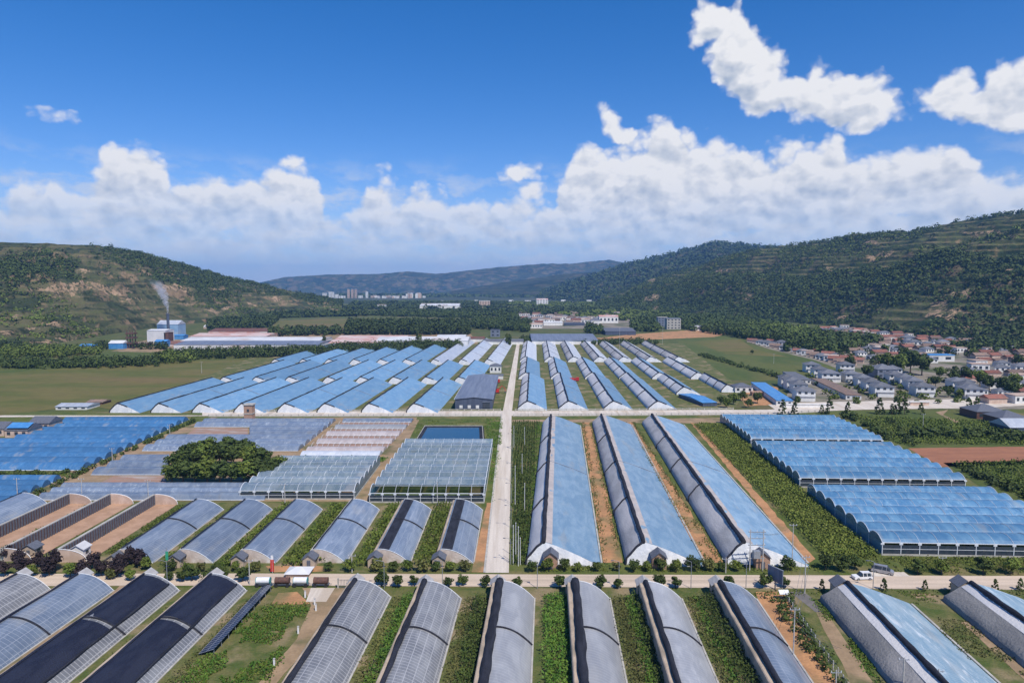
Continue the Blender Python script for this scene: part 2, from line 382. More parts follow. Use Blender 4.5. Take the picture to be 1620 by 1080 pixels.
M['leafolive'] = leafmat('olive_leaves', (.08, .095, .025), (.14, .14, .04))
M['leafplum'] = leafmat('plum_coloured_leaves', (.026, .018, .022), (.045, .03, .03))
M['maize'] = leafmat('maize_leaves', (.095, .13, .02), (.165, .19, .036))
M['bark'] = noisy('grey_brown_bark', [(.12, .09, .065), (.08, .06, .045)], 3, .95, 3)
M['steelwhite'] = noisy('white_frame_paint', [(.70, .72, .74), (.60, .63, .66)], 2, .5, 2, fine=.05)
M['redpaint'] = noisy('red_paint', [(.55, .04, .03), (.42, .03, .025)], 2, .4, 2)
M['teal'] = noisy('teal_paint', [(.05, .30, .30), (.04, .24, .25)], 2, .5, 2)
M['rust'] = noisy('rust_brown_paint', [(.15, .075, .055), (.10, .055, .045)], 2, .7, 3)
M['soilbed'] = noisy('bare_pink_soil', [(.36, .20, .14), (.30, .22, .17), (.40, .34, .30)], .25, .95, 5, (1, 3, 1), .3, 2, world=True, fine=.25)

# ------------------------------------------------------------------ the setting: ground, roads, fields
def structure(name, me_or_mb, m=None, kind='structure'):
    o = me_or_mb.build(name, m) if isinstance(me_or_mb, MB) else link(name, me_or_mb, m)
    o['kind'] = kind; return o
def ground_sheet():
    mb = MB(); xs = [-14000, -3000, -800, 0, 800, 3000, 14000]; ys = [-600, 60, 400, 900, 2500, 7000, 16000]
    vs = [(x, y, 0) for y in ys for x in xs]; k = len(xs)
    mb.add(vs, [(j*k+i, j*k+i+1, (j+1)*k+i+1, (j+1)*k+i) for j in range(len(ys)-1) for i in range(k-1)])
    structure('ground', mb, M['ground'])
ground_sheet()
def patch(name, pts, m, z=.03, wob=0.0, kind='structure'):
    """a flat sheet laid on the ground, outline given by ground points"""
    W_ = [P(*p) for p in pts]; out = []
    for i, a in enumerate(W_):
        b = W_[(i + 1) % len(W_)]; L = (b - a).length; n = max(1, min(60, int(L / 4))) if wob else 1
        for j in range(n):
            q = a.lerp(b, j / n)
            if wob and j: q = q + Vector((noise.noise(q * .21), noise.noise(q * .21 + Vector((9, 3, 1))), 0)) * wob
            out.append((q.x, q.y, z))
    me = bpy.data.meshes.new(name); bm = bmesh.new(); vs = [bm.verts.new(v) for v in out]
    f = bm.faces.new(vs); bmesh.ops.triangulate(bm, faces=[f])
    for ff in bm.faces:
        if ff.normal.z < 0: ff.normal_flip()
    bm.to_mesh(me); bm.free(); return structure(name, me, m)

patch('near_grassland', [(-400,1080),(2100,1080),(2100,648),(-300,652)], M['grass'], .02)
# far fields
patch('field', [(-300,575),(0,590),(250,573),(500,566),(540,580),(185,650),(140,640),(60,650),(-300,690)], M['olive'], .06, 1)
patch('field', [(-200,556),(150,548),(500,546),(620,553),(480,568),(250,573),(0,592),(-250,590)], M['field'], .04, 1)
patch('field', [(395,528),(420,508),(560,503),(625,503),(600,527),(540,528)], M['olive'], .06)
patch('field', [(300,499),(420,492),(430,500),(330,512)], M['olive'], .06)
patch('field', [(1070,536),(1165,531),(1188,545),(1290,570),(1345,590),(1200,603),(1130,600),(1085,570)], M['field'], .06)
patch('field', [(1095,540),(1170,536),(1195,553),(1250,565),(1150,560)], M['olive'], .08)
patch('field', [(1330,652),(1540,648),(1640,690),(1640,706),(1440,708),(1390,690)], M['field'], .06, 1)
patch('ploughed_field', [(1436,709),(1640,706),(1640,735),(1490,738)], M['redfield'], .08, 1)
patch('field', [(1492,732),(1640,728),(1640,800),(1560,775)], M['field'], .08)
patch('cleared_earth', [(940,535),(1010,528),(1120,520),(1150,528),(1130,533),(960,540)], M['orange'], .06, 2)
patch('cleared_earth', [(1165,625),(1190,608),(1230,612),(1240,640),(1180,642)], M['orange'], .06, 1)
patch('village_ground', [(1180,540),(1215,534),(1400,515),(1800,540),(1900,640),(1560,648),(1230,640),(1270,600),(1340,592)], M['lanes'], .05, 2)
patch('village_lane', [(1215,640),(1260,637),(1570,630),(1640,632),(1640,640),(1560,645),(1230,650)], M['conc'], .09)
patch('factory_yard', [(175,556),(240,535),(420,522),(740,522),(760,548),(520,552),(300,558)], M['dirt'], .06)
patch('village_ground', [(770,520),(790,500),(830,486),(1010,486),(1060,500),(1010,520)], M['lanes'], .05)
M['farvalley'] = noisy('dark_far_valley_scrub', [(.030, .046, .020), (.055, .066, .03), (.10, .10, .07)], .006, 1, 6, world=True)
patch('far_valley', [(250,480),(1300,480),(1300,461),(250,461)], M['farvalley'], .3)
# ground under the greenhouse blocks
patch('bare_strip', [(185,654),(440,548),(800,543),(1080,543),(1180,620),(1160,649),(800,650)], M['weeds'], .07)
patch('bare_strip', [(0,800),(60,795),(250,560),(252,560),(80,800),(0,830)][:2] + [(770,793),(766,905),(0,905)], M['weeds'], .05)
patch('bare_strip', [(-120,930),(700,930),(1660,930),(1750,1090),(-300,1090)], M['weeds'], .05)
patch('bare_strip', [(330,662),(545,660),(660,660),(640,705),(590,793),(0,793),(120,745)], M['dirt'], .05)
# lanes and roads
patch('main_road', [(768,906),(805,906),(809.5,655),(822,545),(817,545),(794.5,655)], M['conc'], .12)
patch('main_road_kerb', [(764.5,906),(768,906),(794.5,655),(792.8,655)], M['conc2'], .16)
patch('lower_road', [(-200,908),(400,907),(1000,909),(1640,911),(1640,933),(1000,929),(400,926),(-200,928)], M['tanroad'], .10)
patch('upper_road', [(-200,657),(320,657),(320,652),(1215,648),(1300,642),(1640,630),(1640,638),(1310,650),(1215,655),(800,658),(320,658),(-200,661)], M['conc'], .11)
patch('dirt_lane', [(430,1090),(505,1000),(545,930),(478,930),(492,958),(470,1010),(400,1090)], M['dirt'], .08, .6)
patch('dirt_lane', [(110,1010),(200,945),(245,905),(215,903),(175,940),(60,1010),(-60,1090),(0,1090)], M['dirt'], .08, .6)
patch('dirt_lane', [(488,895),(545,830),(625,735),(645,700),(663,664),(655,664),(628,705),(590,770),(530,830),(475,895)], M['dirt'], .08, .5)
patch('dirt_lane', [(0,808),(130,745),(345,660),(335,660),(110,742),(0,795)], M['dirt'], .08, .5)
patch('path', [(450,728),(545,662),(540,662),(440,728)], M['dirt'], .08)
patch('tarred_path', [(1250,936),(1272,936),(1312,968),(1290,968)], M['ash'], .08)
patch('dirt_path', [(1290,966),(1307,968),(1390,1090),(1352,1090)], M['dirt'], .07, .5)
patch('dirt_path', [(1480,652),(1500,648),(1492,656),(1520,668),(1510,668)], M['dirt'], .09, .3)
patch('dirt_path', [(810,664),(1140,661),(1160,668),(1160,670),(810,667)], M['dirt'], .08)
for pts in ([(920,668),(934,668),(985,890),(954,890)], [(986,668),(1000,668),(1145,890),(1116,890)], [(1092,668),(1102,670),(1290,884),(1277,892)]):
    patch('orange_strip', pts, M['orange'], .09, .8)
patch('orange_strip', [(1195,936),(1240,936),(1330,1090),(1260,1090)], M['orange'], .08, .8)
patch('orange_strip', [(420,895),(520,895),(530,903),(430,905)], M['orange'], .07, .5)
patch('orange_strip', [(770,795),(778,795),(770,905),(746,905)], M['orange'], .07, .4)
patch('orange_strip', [(440,938),(470,936),(490,955),(430,955)], M['orange'], .09, .6)
patch('concrete_pad', [(492,930),(530,930),(516,952),(484,952)], M['conc'], .11)
patch('concrete_pad', [(1370,905),(1430,905),(1440,912),(1365,912)], M['conc'], .13)
patch('gravel_bed', [(1520,985),(1545,975),(1640,1060),(1640,1090)], M['dirt'], .08, .8)
patch('sand_patch', [(1440,940),(1475,938),(1480,944),(1450,946)], M['dirt'], .08, .5)

# ------------------------------------------------------------------ hills
def hillmat(name, dry, green, rock_lo, bare_amt=.5, terr=.5, world_s=1.0, outcrops=()):
    m, g, b = new_mat(name)
    ge = g.add('ShaderNodeNewGeometry'); co = ge.outputs['Position']; nz = g.sep(ge.outputs['Normal'])[2]
    n1 = g.noise(co, .012 * world_s, 6, .62, .3); n2 = g.noise(co, .05 * world_s, 5, .65)
    c = g.mix(g.ramp(n1, .40, .60), green, dry)
    c = g.mix(g.ramp(n2, .48, .62), c, tuple(v * .55 for v in green))
    n5 = g.noise(co, .004 * world_s, 3)
    c = g.mix(g.m('MULTIPLY', g.ramp(n5, .5, .62), .5), c, tuple(v * .7 for v in green))
    z = g.sep(co)[2]
    tl = g.m('FRACT', g.m('ADD', g.m('DIVIDE', z, 11.0), g.m('MULTIPLY', n1, .7)))
    c = g.mix(g.m('MULTIPLY', g.m('MULTIPLY', g.m('SUBTRACT', 1, g.ramp(tl, .2, .45)), g.ramp(n1, .34, .55)), terr), c, g.mix(g.ramp(n2, .4, .6), (.11, .13, .045), (.20, .165, .09)))
    n3 = g.noise(g.vm('MULTIPLY', co, (1, 1, 2.2)), .02 * world_s, 6, .68, .6)
    steep = g.m('SUBTRACT', 1, g.ramp(nz, rock_lo, rock_lo + .16))
    rockm = g.m('MULTIPLY', steep, g.ramp(n3, .5, .58))
    c = g.mix(g.m('MULTIPLY', rockm, bare_amt), c, g.mix(g.noise(co, .11, 3), (.22, .14, .08), (.42, .29, .18)))
    if outcrops:
        wp = g.vm('ADD', co, g.vm('SCALE', g.vm('SUBTRACT', g.noise(co, .03, 4, .7, col=True), (.5, .5, .5)), sc=60.0)); om = None
        for (ox, oy, oz, rr, rz) in outcrops:
            dd = g.vm('LENGTH', g.vm('MULTIPLY', g.vm('SUBTRACT', wp, (ox, oy, oz)), (1 / rr, .5 / rr, 1 / rz)))
            om = dd if om is None else g.m('MINIMUM', om, dd)
        n4 = g.noise(g.vm('MULTIPLY', co, (1, 1, .35)), .09, 4, .7)
        k = g.m('MULTIPLY', g.m('SUBTRACT', 1, g.ramp(om, .6, 1.0)), g.ramp(n4, .42, .54))
        c = g.mix(k, c, g.mix(g.noise(co, .07, 4), (.26, .17, .10), (.52, .37, .24)))
    g.l.new(c, b.inputs['Base Color']); b.inputs['Roughness'].default_value = 1; b.inputs['Specular IOR Level'].default_value = .05
    bn = g.add('ShaderNodeBump'); bn.inputs['Strength'].default_value = 1.0; bn.inputs['Distance'].default_value = 9
    g.l.new(g.noise(co, .05 * world_s, 7, .7), bn.inputs['Height']); g.l.new(bn.outputs[0], b.inputs['Normal'])
    return m
HILLS = {}
def interp(pts, n):
    a = np.array(pts, dtype=float); d = np.r_[0, np.cumsum(np.linalg.norm(np.diff(a[:, :2], axis=0), axis=1))]
    t = np.linspace(0, d[-1], n); return np.stack([np.interp(t, d, a[:, i]) for i in range(a.shape[1])], 1)
def hill(name, foot, crest, m, ns=160, nt=70, amp=.16, gully=90., prof=None, terr=0.0, seed=0, back=1.5):
    """a range of hills: valley-side foot line, crest line, and the far side falling away again"""
    F = [P(*p) for p in foot]; K = [PD(*p) for p in crest]
    u = np.linspace(0, 1, ns)
    def rs(L):
        a = np.array([tuple(v) for v in L]); t = np.linspace(0, 1, len(a))
        from_ = np.array([a[i] for i in range(len(a))]); out = np.stack([np.interp(u, t, from_[:, k]) for k in range(3)], 1); return out
    F = rs(F); K = rs(K); F[:, 2] = -2
    prof = prof or [(0, 0), (.12, .16), (.3, .42), (.55, .66), (.8, .86), (1, 1)]
    pt, pz = zip(*prof); verts = []; off = Vector((seed * 37.1, seed * 11.7, 0))
    T = np.linspace(0, back, nt)
    for i in range(ns):
        f, k = F[i], K[i]; hgt = k[2]
        for t in T:
            if t <= 1:
                xy = f[:2] + (k[:2] - f[:2]) * t; s = np.interp(t, pt, pz)
                env = math.sin(math.pi * min(1, t)) ** .7 if 0 < t < 1 else 0
            else:
                xy = f[:2] + (k[:2] - f[:2]) * t; s = 1 - (t - 1) * 1.2; env = (t - 1) * .4
            q = Vector((xy[0], xy[1], 0)) / gully + off
            n = noise.fractal(q, .9, 2.1, 5, noise_basis='PERLIN_ORIGINAL') + .5 * (1 - 2 * abs(noise.noise(q * .6 + Vector((4, 4, 4)))))
            z = hgt * s + hgt * amp * env * (n - (.35 if t > .45 else .1))
            if t > 0: z += .018 * hgt * noise.noise(q * 6) * min(1, t * 5)
            if terr and 0 < t:
                st = terr; fr = (z / st) % 1; w_ = .6 + .4 * noise.noise(q * 1.3)
                z = z * (1 - w_) + w_ * st * (math.floor(z / st) + min(1, fr * 3.2) ) if fr < 1 else z
            verts.append((xy[0] + 4 * noise.noise(q * 3) * env, xy[1], max(z, -2.0)))
    faces = []
    for i in range(ns - 1):
        for j in range(nt - 1):
            a = i * nt + j; faces.append((a, a + nt, a + nt + 1, a + 1))
    me = bpy.data.meshes.new(name); me.from_pydata(verts, [], faces); me.update()
    if m: me.materials.append(m)
    if me.polygons[len(faces) // 2].normal.z < 0: me.flip_normals()
    me.shade_smooth(); o = structure(name, me)
    HILLS[name + str(seed)] = np.array(verts).reshape(ns, nt, 3); return o
def near_hill_spots(key, spots):
    # where the bare loess faces stand on this hillside
    G = HILLS[key]; c, s_ = math.cos(PITCH), math.sin(PITCH); V = G.reshape(-1, 3)
    zc = V[:, 1] * c - (V[:, 2] - H) * s_; yc = V[:, 1] * s_ + (V[:, 2] - H) * c
    px = 810 + 1080 * V[:, 0] / zc; py = 540 - 1080 * yc / zc; out = []
    for (x, y, rx, ry) in spots:
        d = (px - x) ** 2 + (py - y) ** 2; near = np.where(d < max(9, d.min() * 1.5))[0]; q = V[near[np.argmin(V[near, 1])]]
        s__ = q[1] / 1080; out.append((q[0], q[1], q[2], rx * s__, ry * s__))
    return out
hill('hills', [(-500,600),(-250,572),(0,549),(90,543),(160,531),(230,520),(300,512),(400,503),(470,497),(540,491)],
     [(-500,345,1250),(-250,368,1350),(0,383,1450),(75,386,1500),(150,389,1550),(225,402,1650),(300,424,1750),(350,437,1850),(405,450,1950),(542,478,2050)],
     None, 240, 110, .17, 110., [(0,0),(.06,.05),(.16,.15),(.30,.22),(.42,.48),(.55,.62),(.78,.84),(1,1)], 9, 1)
hill('hills', [(2300,585),(2000,568),(1800,558),(1620,546),(1500,536),(1400,527),(1300,514),(1200,506),(1100,500),(1000,493),(940,488)],
     [(2300,270,1350),(2000,300,1450),(1800,322,1550),(1620,337,1700),(1530,349,1800),(1450,366,1850),(1350,376,2000),(1262,388,2200),(1190,396,2400),(1080,430,2600),(960,466,2800)],
     None, 300, 120, .14, 130., [(0,0),(.10,.10),(.2,.30),(.32,.42),(.5,.62),(.75,.84),(1,1)], 8, 2)
M['hill_far'] = hillmat('distant_wooded_hillside', (.05, .06, .03), (.022, .036, .018), .88, .3, .35, .5)
hill('hills', [(1500,486),(1300,484),(1180,483),(1100,481),(1020,479),(940,477),(850,474)],
     [(1500,398,3800),(1300,396,3900),(1215,392,4000),(1135,385,4100),(1080,398,4200),(990,420,4400),(860,461,4600)], M['hill_far'], 160, 70, .12, 260., None, 14, 3)
hill('hills', [(1200,472),(1000,471),(900,470),(800,469),(700,468)],
     [(1200,415,5600),(1060,418,5600),(960,428,5600),(890,434,5700),(800,446,5700),(690,464,5800)], M['hill_far'], 120, 60, .14, 330., None, 0, 4)
hill('hills', [(1300,462.5),(1100,462.5),(950,462.5),(800,462.5),(650,462.5),(500,462.5),(340,462.5)],
     [(1300,404,8000),(1100,414,8000),(985,415,7900),(962,411,7900),(900,417,7900),(860,417,7800),(790,422,7800),(730,429,7700),(690,433,7700),(645,429,7600),(600,433,7600),(520,434,7600),(450,438,7500),(415,446,7400),(360,458,7400)],
     M['hill_far'], 220, 60, .10, 420., None, 0, 5)

LS = [(20,500,22,9),(60,515,30,6),(10,522,16,8),(95,545,40,7),(90,455,35,8),(25,450,22,5),(135,430,10,9),(145,450,30,7),(110,468,18,5),(180,462,22,6),(205,472,14,5),(282,452,22,11),(255,455,12,6),(290,478,12,7),(345,458,10,4),(362,487,12,4),(437,470,8,9),(318,420,12,2),(60,398,30,3),(340,490,14,5),(520,478,9,8),(398,482,10,4),(70,545,20,8)]
RS = [(1395,400,12,6),(1380,410,8,6),(1030,468,14,7),(1025,475,9,7),(1038,484,5,6),(980,465,12,3),(1028,435,7,4),(945,452,10,4),(1150,456,4,8),(1500,495,22,7),(1515,465,20,5),(1485,480,12,8),(1455,467,5,3),(1540,460,8,6),(1592,425,6,5),(1605,502,6,5),(1520,515,10,3),(1330,503,5,4),(1110,442,7,3),(1188,470,6,5),(1440,438,5,5),(1312,425,6,3),(1140,427,12,2),(1375,382,14,2),(1560,366,20,2)]
OUTC = []
for key, spots, args in (('hills1', LS, ('dry_scrub_hillside', (.14, .13, .062), (.055, .072, .032), .76, .7, .6)), ('hills2', RS, ('green_terraced_hillside', (.075, .082, .034), (.028, .046, .018), .68, .5, .85))):
    m_ = hillmat(*args, outcrops=[(a, b, c_, rr * (1.0 if key == 'hills1' else 1.25), rz * (1.0 if key == 'hills1' else 1.25)) for a, b, c_, rr, rz in near_hill_spots(key, spots)]); bpy.data.objects['hills' if key == 'hills1' else 'hills.001'].data.materials.append(m_)
    OUTC += [(a, b, c_, rr * 1.2, rz * 1.2) for a, b, c_, rr, rz in near_hill_spots(key, spots)]
OUTC = np.array(OUTC)

# ------------------------------------------------------------------ greenhouses
ORD = ['first','second','third','fourth','fifth','sixth','seventh','eighth','ninth','tenth','eleventh','twelfth','thirteenth','fourteenth','fifteenth','sixteenth',
       'seventeenth','eighteenth','nineteenth','twentieth','twenty-first','twenty-second','twenty-third','twenty-fourth','twenty-fifth','twenty-sixth','twenty-seventh','twenty-eighth']
def arch(x0, z0, x1, z1, n=12, e=.85):
    """curve from the ridge (x0,z0) down to the foot (x1,z1)"""
    return [(x0 + (x1 - x0) * math.sin(a) ** 1.0, z1 + (z0 - z1) * math.cos(a) ** e) for a in [math.pi / 2 * i / n for i in range(n + 1)]]
def along(prof, y0, y1, n, slant0=0, slant1=0, zmax=1, wob=0.0, seed=0):
    """open shell run along y; the end edges lean outward at the foot"""
    vs = []; k = len(prof)
    for j in range(n + 1):
        y = y0 + (y1 - y0) * j / n
        for i, (x, z) in enumerate(prof):
            yy = y
            if j == 0: yy -= slant0 * (1 - z / zmax)
            if j == n: yy += slant1 * (1 - z / zmax)
            dz = wob * noise.noise(Vector((x * .35 + seed, y * .22, seed * 1.7))) if 0 < i < k - 1 else 0
            vs.append((x, yy, z + dz))
    fs = [(j*k+i, j*k+i+1, (j+1)*k+i+1, (j+1)*k+i) for j in range(n) for i in range(k - 1)]
    return vs, fs
def site(xl, xr_, yb, yf, vx):
    a = P(xl, yb); b = P(xr_, yb); th = heading(vx)
    w = (b - a).length * math.cos(th); L = (P(xl, yf).y - a.y) / math.cos(th)
    return a, th, w, L
def roll(pr, y0, y1, r, seed, n=40, jit=.12, lift=.15):
    pts = []; rs = []
    for j in range(n + 1):
        y = y0 + (y1 - y0) * j / n; q = Vector((y * .12, seed, 0))
        pts.append((pr[0] + jit * 2 * noise.noise(q), y, pr[1] + lift + jit * noise.noise(q + Vector((5, 5, 5))))); rs.append(r * (1 + .35 * noise.noise(q * 2.3)))
    return MB().tube(pts, rs, 8)
def strap(prof, y, r, drift=.8):
    k = len(prof); return MB().tube([(x, y + drift * i / k, z + r * .7) for i, (x, z) in enumerate(prof)], r, 6)

def hump(x0, z0, x1, z1, n=12, e=1.4):
    """straighter slope that steepens towards the foot"""
    return [(x0 + (x1 - x0) * i / n, z1 + (z0 - z1) * (1 - (i / n) ** e)) for i in range(n + 1)]
def lean_to(name, label, group, xl, xr_, yb, yf, vx, h=3.6, filmm='clear', wallm='wall', rollr=.42, straps=(.5,), blanket=0.0, slant=(.0, .0), seed=1, w=None, rollm='black', detail=1, wall_w=1.3, endm=None, ridge_dx=.5):
    """one sloping greenhouse: thick back wall on its left, film arching down to the right"""
    a, th, w0, L = site(xl, xr_, yb, yf, vx); w = w or w0
    t = thing(name, a, th, label, 'greenhouse', group)
    hw = h - .35; rx = wall_w + ridge_dx
    MB().prism([(0, 0), (.12, hw - .15), (.3, hw), (wall_w, hw + .05), (wall_w, 0)], 0, L, max(4, int(L / 3)), wob=lambda x, y, z: .10 * noise.noise(Vector((x, y * .5, seed))) if z > 1 else 0).build('back_wall', M[wallm], t)
    prof = [(wall_w + .02, hw)] + hump(rx, h, w, 0.0, 12, 2.1)
    n = max(6, int(L / 2))
    v, f = along(prof, .02, L - .02, n, slant[0], slant[1], h, .10, seed)
    mb = MB().add(v, f); mb.build('film_roof', M[filmm], t, smooth=True)
    em = M[endm or filmm]
    for y, s, sl_ in ((.02, -1, slant[0]), (L - .02, 1, slant[1])):
        pts = [(x, y + s * sl_ * (1 - z / h), z) for x, z in prof] + [(wall_w + .02, y + s * sl_, 0)]
        MB().poly(pts[::-1] if s < 0 else pts).build('end_wall', em, t)
        MB().tube([(x, y + s * (.05 + sl_ * (1 - z / h)), z + .03) for x, z in prof], .07 if detail else .1, 4).build('end_hoop', M['steelwhite'], t)
    if rollr: roll((rx - .3, h - .05), 0.3, L - .3, rollr * 1.15, seed, n=max(20, int(L / 1.5))).build('quilt_roll', M[rollm], t, smooth=True)
    for s in straps: strap(prof[1:], L * s, .2).build('roller_arm', M['black'], t)
    if blanket:
        k0 = 1; k1 = int(1 + 12 * blanket); bl = [(x + .05, z + .1) for x, z in prof[k0:k1 + 1]]
        ss = straps[0] if straps else .5
        for s0, s1 in ((.01, ss - .012), (ss + .012, .985)):
            v, f = along(bl, L * s0, L * s1, n, wob=.12, seed=seed + 5); MB().add(v, f).build('quilt', M['navy'], t, smooth=True)
        roll(bl[-1], L * .01, L * .985, .25, seed + 3).build('quilt_hem', M['black'], t, smooth=True)
    if detail:
        MB().box(w - .05, w + .3, 0, L, 0, .18).build('foot_kerb', M['conc2'], t)
    return t, a, th, w, L

def two_slope(name, label, group, xl, xr_, yb, yf, vx, h=5.0, rxf=.23, filmm='blue', quiltm='quilt', rollr=.5, straps=(.25, .5, .75), slant=1.3, seed=1, w=None, detail=1, midline=(), band=1.1):
    """two-sided greenhouse: quilted back slope, black roll on the ridge, dusty band, film on the long side, white sheet ends"""
    a, th, w0, L = site(xl, xr_, yb, yf, vx); w = w or w0; rx = w * rxf
    t = thing(name, a, th, label, 'greenhouse', group)
    left = [(0, 0), (.25, .55 * h * .5), (rx * .30, h * .48), (rx * .62, h * .78), (rx, h)]
    right = hump(rx, h, w, 0, 14, 1.22)
    n = max(6, int(L / 3))
    v, f = along(left, 0, L, n, slant, slant * .4, h, .16, seed); MB().add(v, f).build('quilted_slope', M[quiltm], t, smooth=True)
    v, f = along(right, 0, L, n, slant, slant * .4, h, .16, seed + 2); MB().add(v, f).build('film_roof', M[filmm], t, smooth=True)
    k = 2 if detail else 1
    bd = [(x + .02, z + .05) for x, z in right[:k + 1]]
    if band:
        v, f = along(bd, .1, L - .1, n, wob=.05, seed=seed); MB().add(v, f).build('ridge_band', M['band'], t, smooth=True)
    if quiltm == 'quiltgrey':
        v, f = along([(x - .03, z + .06) for x, z in left[-2:]], .1, L - .1, n, wob=.05, seed=seed); MB().add(v, f).build('ridge_band', M['quiltpale'], t, smooth=True)
    for y, s, sl_ in ((0, -1, slant), (L, 1, slant * .4)):
        pts = [(x, y + s * sl_ * (1 - z / h), z) for x, z in left[:-1] + right]
        MB().poly(pts[::-1] if s < 0 else pts).build('end_sheet', M['plastic'], t)
    roll((rx - .15, h), -.2, L - .2, rollr, seed, n=int(L / 2)).build('quilt_roll', M['black'], t, smooth=True)
    MB().tube([(x - .1, -.15 - slant * (1 - z / h), z + .2) for x, z in left], .28 if detail else .3, 6).build('quilt_edge', M['black'], t)
    if not detail: MB().tube([(x, -.1 - slant * (1 - z / h), z + .15) for x, z in right[:7]], .26, 5).build('ridge_strap', M['black'], t)
    for s in straps:
        MB().tube([(x - .12, L * s - (.9 if detail else .4) * i, z + .12) for i, (x, z) in enumerate(left[::-1])], .26 if detail else .3, 6).build('quilt_strap', M['black'], t)
    for s in midline: strap(right, L * s, .13 if detail else .16, 0.6).build('roller_arm', M['greymetal'], t)
    if detail:
        MB().box(w, w + .45, 0, L, 0, .22).build('foot_kerb', M['conc2'], t)
        mb = MB()
        for i in range(int(L / 2)):
            y = 1 + 2 * i; mb.box(rx - .75, rx - .35, y, y + .35, h - .42, h - .12)
        mb.build('sandbags', M['steelwhite'], t)
    return t, a, th, w, L

# --- near row, below the lower road (film on the right, wall on the left)
near = [  # right foot px at far end, row, far-end width, label extras, film, blanket, roll, straps, ridge light
    (-20, 934, 'greenhouse in the lower left corner, dark quilt over half its grey roof', 'latt', .35),
    (82, 934, 'bare grey lattice-film greenhouse second from the lower left corner', 'latt', .0),
    (180, 934, 'long dull blue-grey film greenhouse just left of the two navy-quilted ones', 'clear', .0),
    (284, 934, 'left one of the two greenhouses covered by dark navy quilts', 'latt', .76),
    (390, 934, 'right one of the two navy-quilted greenhouses, beside the solar panel row', 'latt', .76),
    (618, 944, 'grey latticed film greenhouse beside the dirt lane right of the weedy plot', 'latt', 0),
    (729, 946, 'grey latticed film greenhouse between the fresh green strip and the dark shrub strip', 'latt', 0),
    (845, 946, 'milky greenhouse with a wide smooth black roll, directly below the main road end', 'misty', 0),
    (964, 946, 'milky greenhouse with a thick twisted black roll, just right of the main road end', 'misty', 0),
    (1078, 947, 'milky film greenhouse with narrow black roll, standing between two dark shrub strips', 'misty', 0),
    (1196, 947, 'bluish film greenhouse beside the strip of orange earth and the wire fence', 'clear', 0)]
NEAR = []
for i, (px, py, lab, fm, bl) in enumerate(near):
    D = P(px, py).y; th = heading(866); yb = 1130 if i > 4 else 1150
    far = P(px, py); dr = Vector((-math.sin(th), math.cos(th), 0)); L = 66 if i > 2 else 72
    if i < 3: L = 80
    w = 9.6; right = far - dr * L; lx = Vector((math.cos(th), math.sin(th), 0)); corner = right - lx * w
    # pixel-free placement: corner in metres
    t = None
    def _site(*_a, c=corner, th=th, w=w, L=L): return c, th, w, L
    old = site; site = _site
    big = i in (7, 8)
    t, a, th, w, L = lean_to('walled_greenhouse', lab, 'walled greenhouses below the lower road', 0, 0, 0, 0, 0,
        h=3.9, filmm=fm, wallm='wall', rollr=.75 if big else (.5 if i > 4 else .22), straps=((L - 21) / L,) if i > 1 else (), blanket=bl, seed=i * 3.3, wall_w=1.3, ridge_dx=.9 if big else .5,
        rollm='black' if i > 4 else 'navy')
    site = old
    NEAR.append((t, a, th, w, L))

def gable_hut(label, loc, rz, w, d, h, rh, wallm, roofm, group=None, name='entrance_hut', door=True):
    t = thing(name, loc, rz, label, 'hut', group)
    MB().prism([(-w/2, 0), (-w/2, h), (0, h + rh), (w/2, h), (w/2, 0)], 0, d).build('wall', M[wallm], t)
    o = .3; s = rh / (w / 2)
    rf = MB()
    rf.prism([(-w/2 - o, h - o * s + .02), (-w/2 - o, h - o * s + .16), (0, h + rh + .18), (w/2 + o, h - o * s + .16), (w/2 + o, h - o * s + .02), (0, h + rh + .03)], -.35, d + .35)
    rf.build('roof', M[roofm], t)
    if door:
        MB().box(-.45, .45, -.06, .02, 0, min(2.0, h - .2)).build('door', M['slate'], t)
        MB().box(w/2 - .02, w/2 + .05, d*.3, d*.7, 1.0, min(1.9, h - .2)).build('window', M['glass'], t)
    return t
hut_lab = ['above the dirt lane house', 'between the two latticed houses', 'below the main road end', 'over the twisted black roll', 'above the house between two dark shrub strips', 'at the top of the last walled greenhouse']
for k, (t, a, th, w, L) in enumerate(NEAR):
    if k < 1: continue
    dr = Vector((-math.sin(th), math.cos(th), 0)); lx = Vector((math.cos(th), math.sin(th), 0))
    where = ['', 'by the quilted house at the left edge', 'by the dull blue-grey house', 'topping the left navy-quilted house', 'topping the right navy-quilted house'][k] if k < 5 else hut_lab[k - 5]
    gable_hut('small light-grey gabled hut by the road ' + where, a + dr * (L + .05) + lx * 1.3, th, 2.9, 2.6, 3.0, 1.0, 'wall', 'quilt', 'grey huts along the lower road')

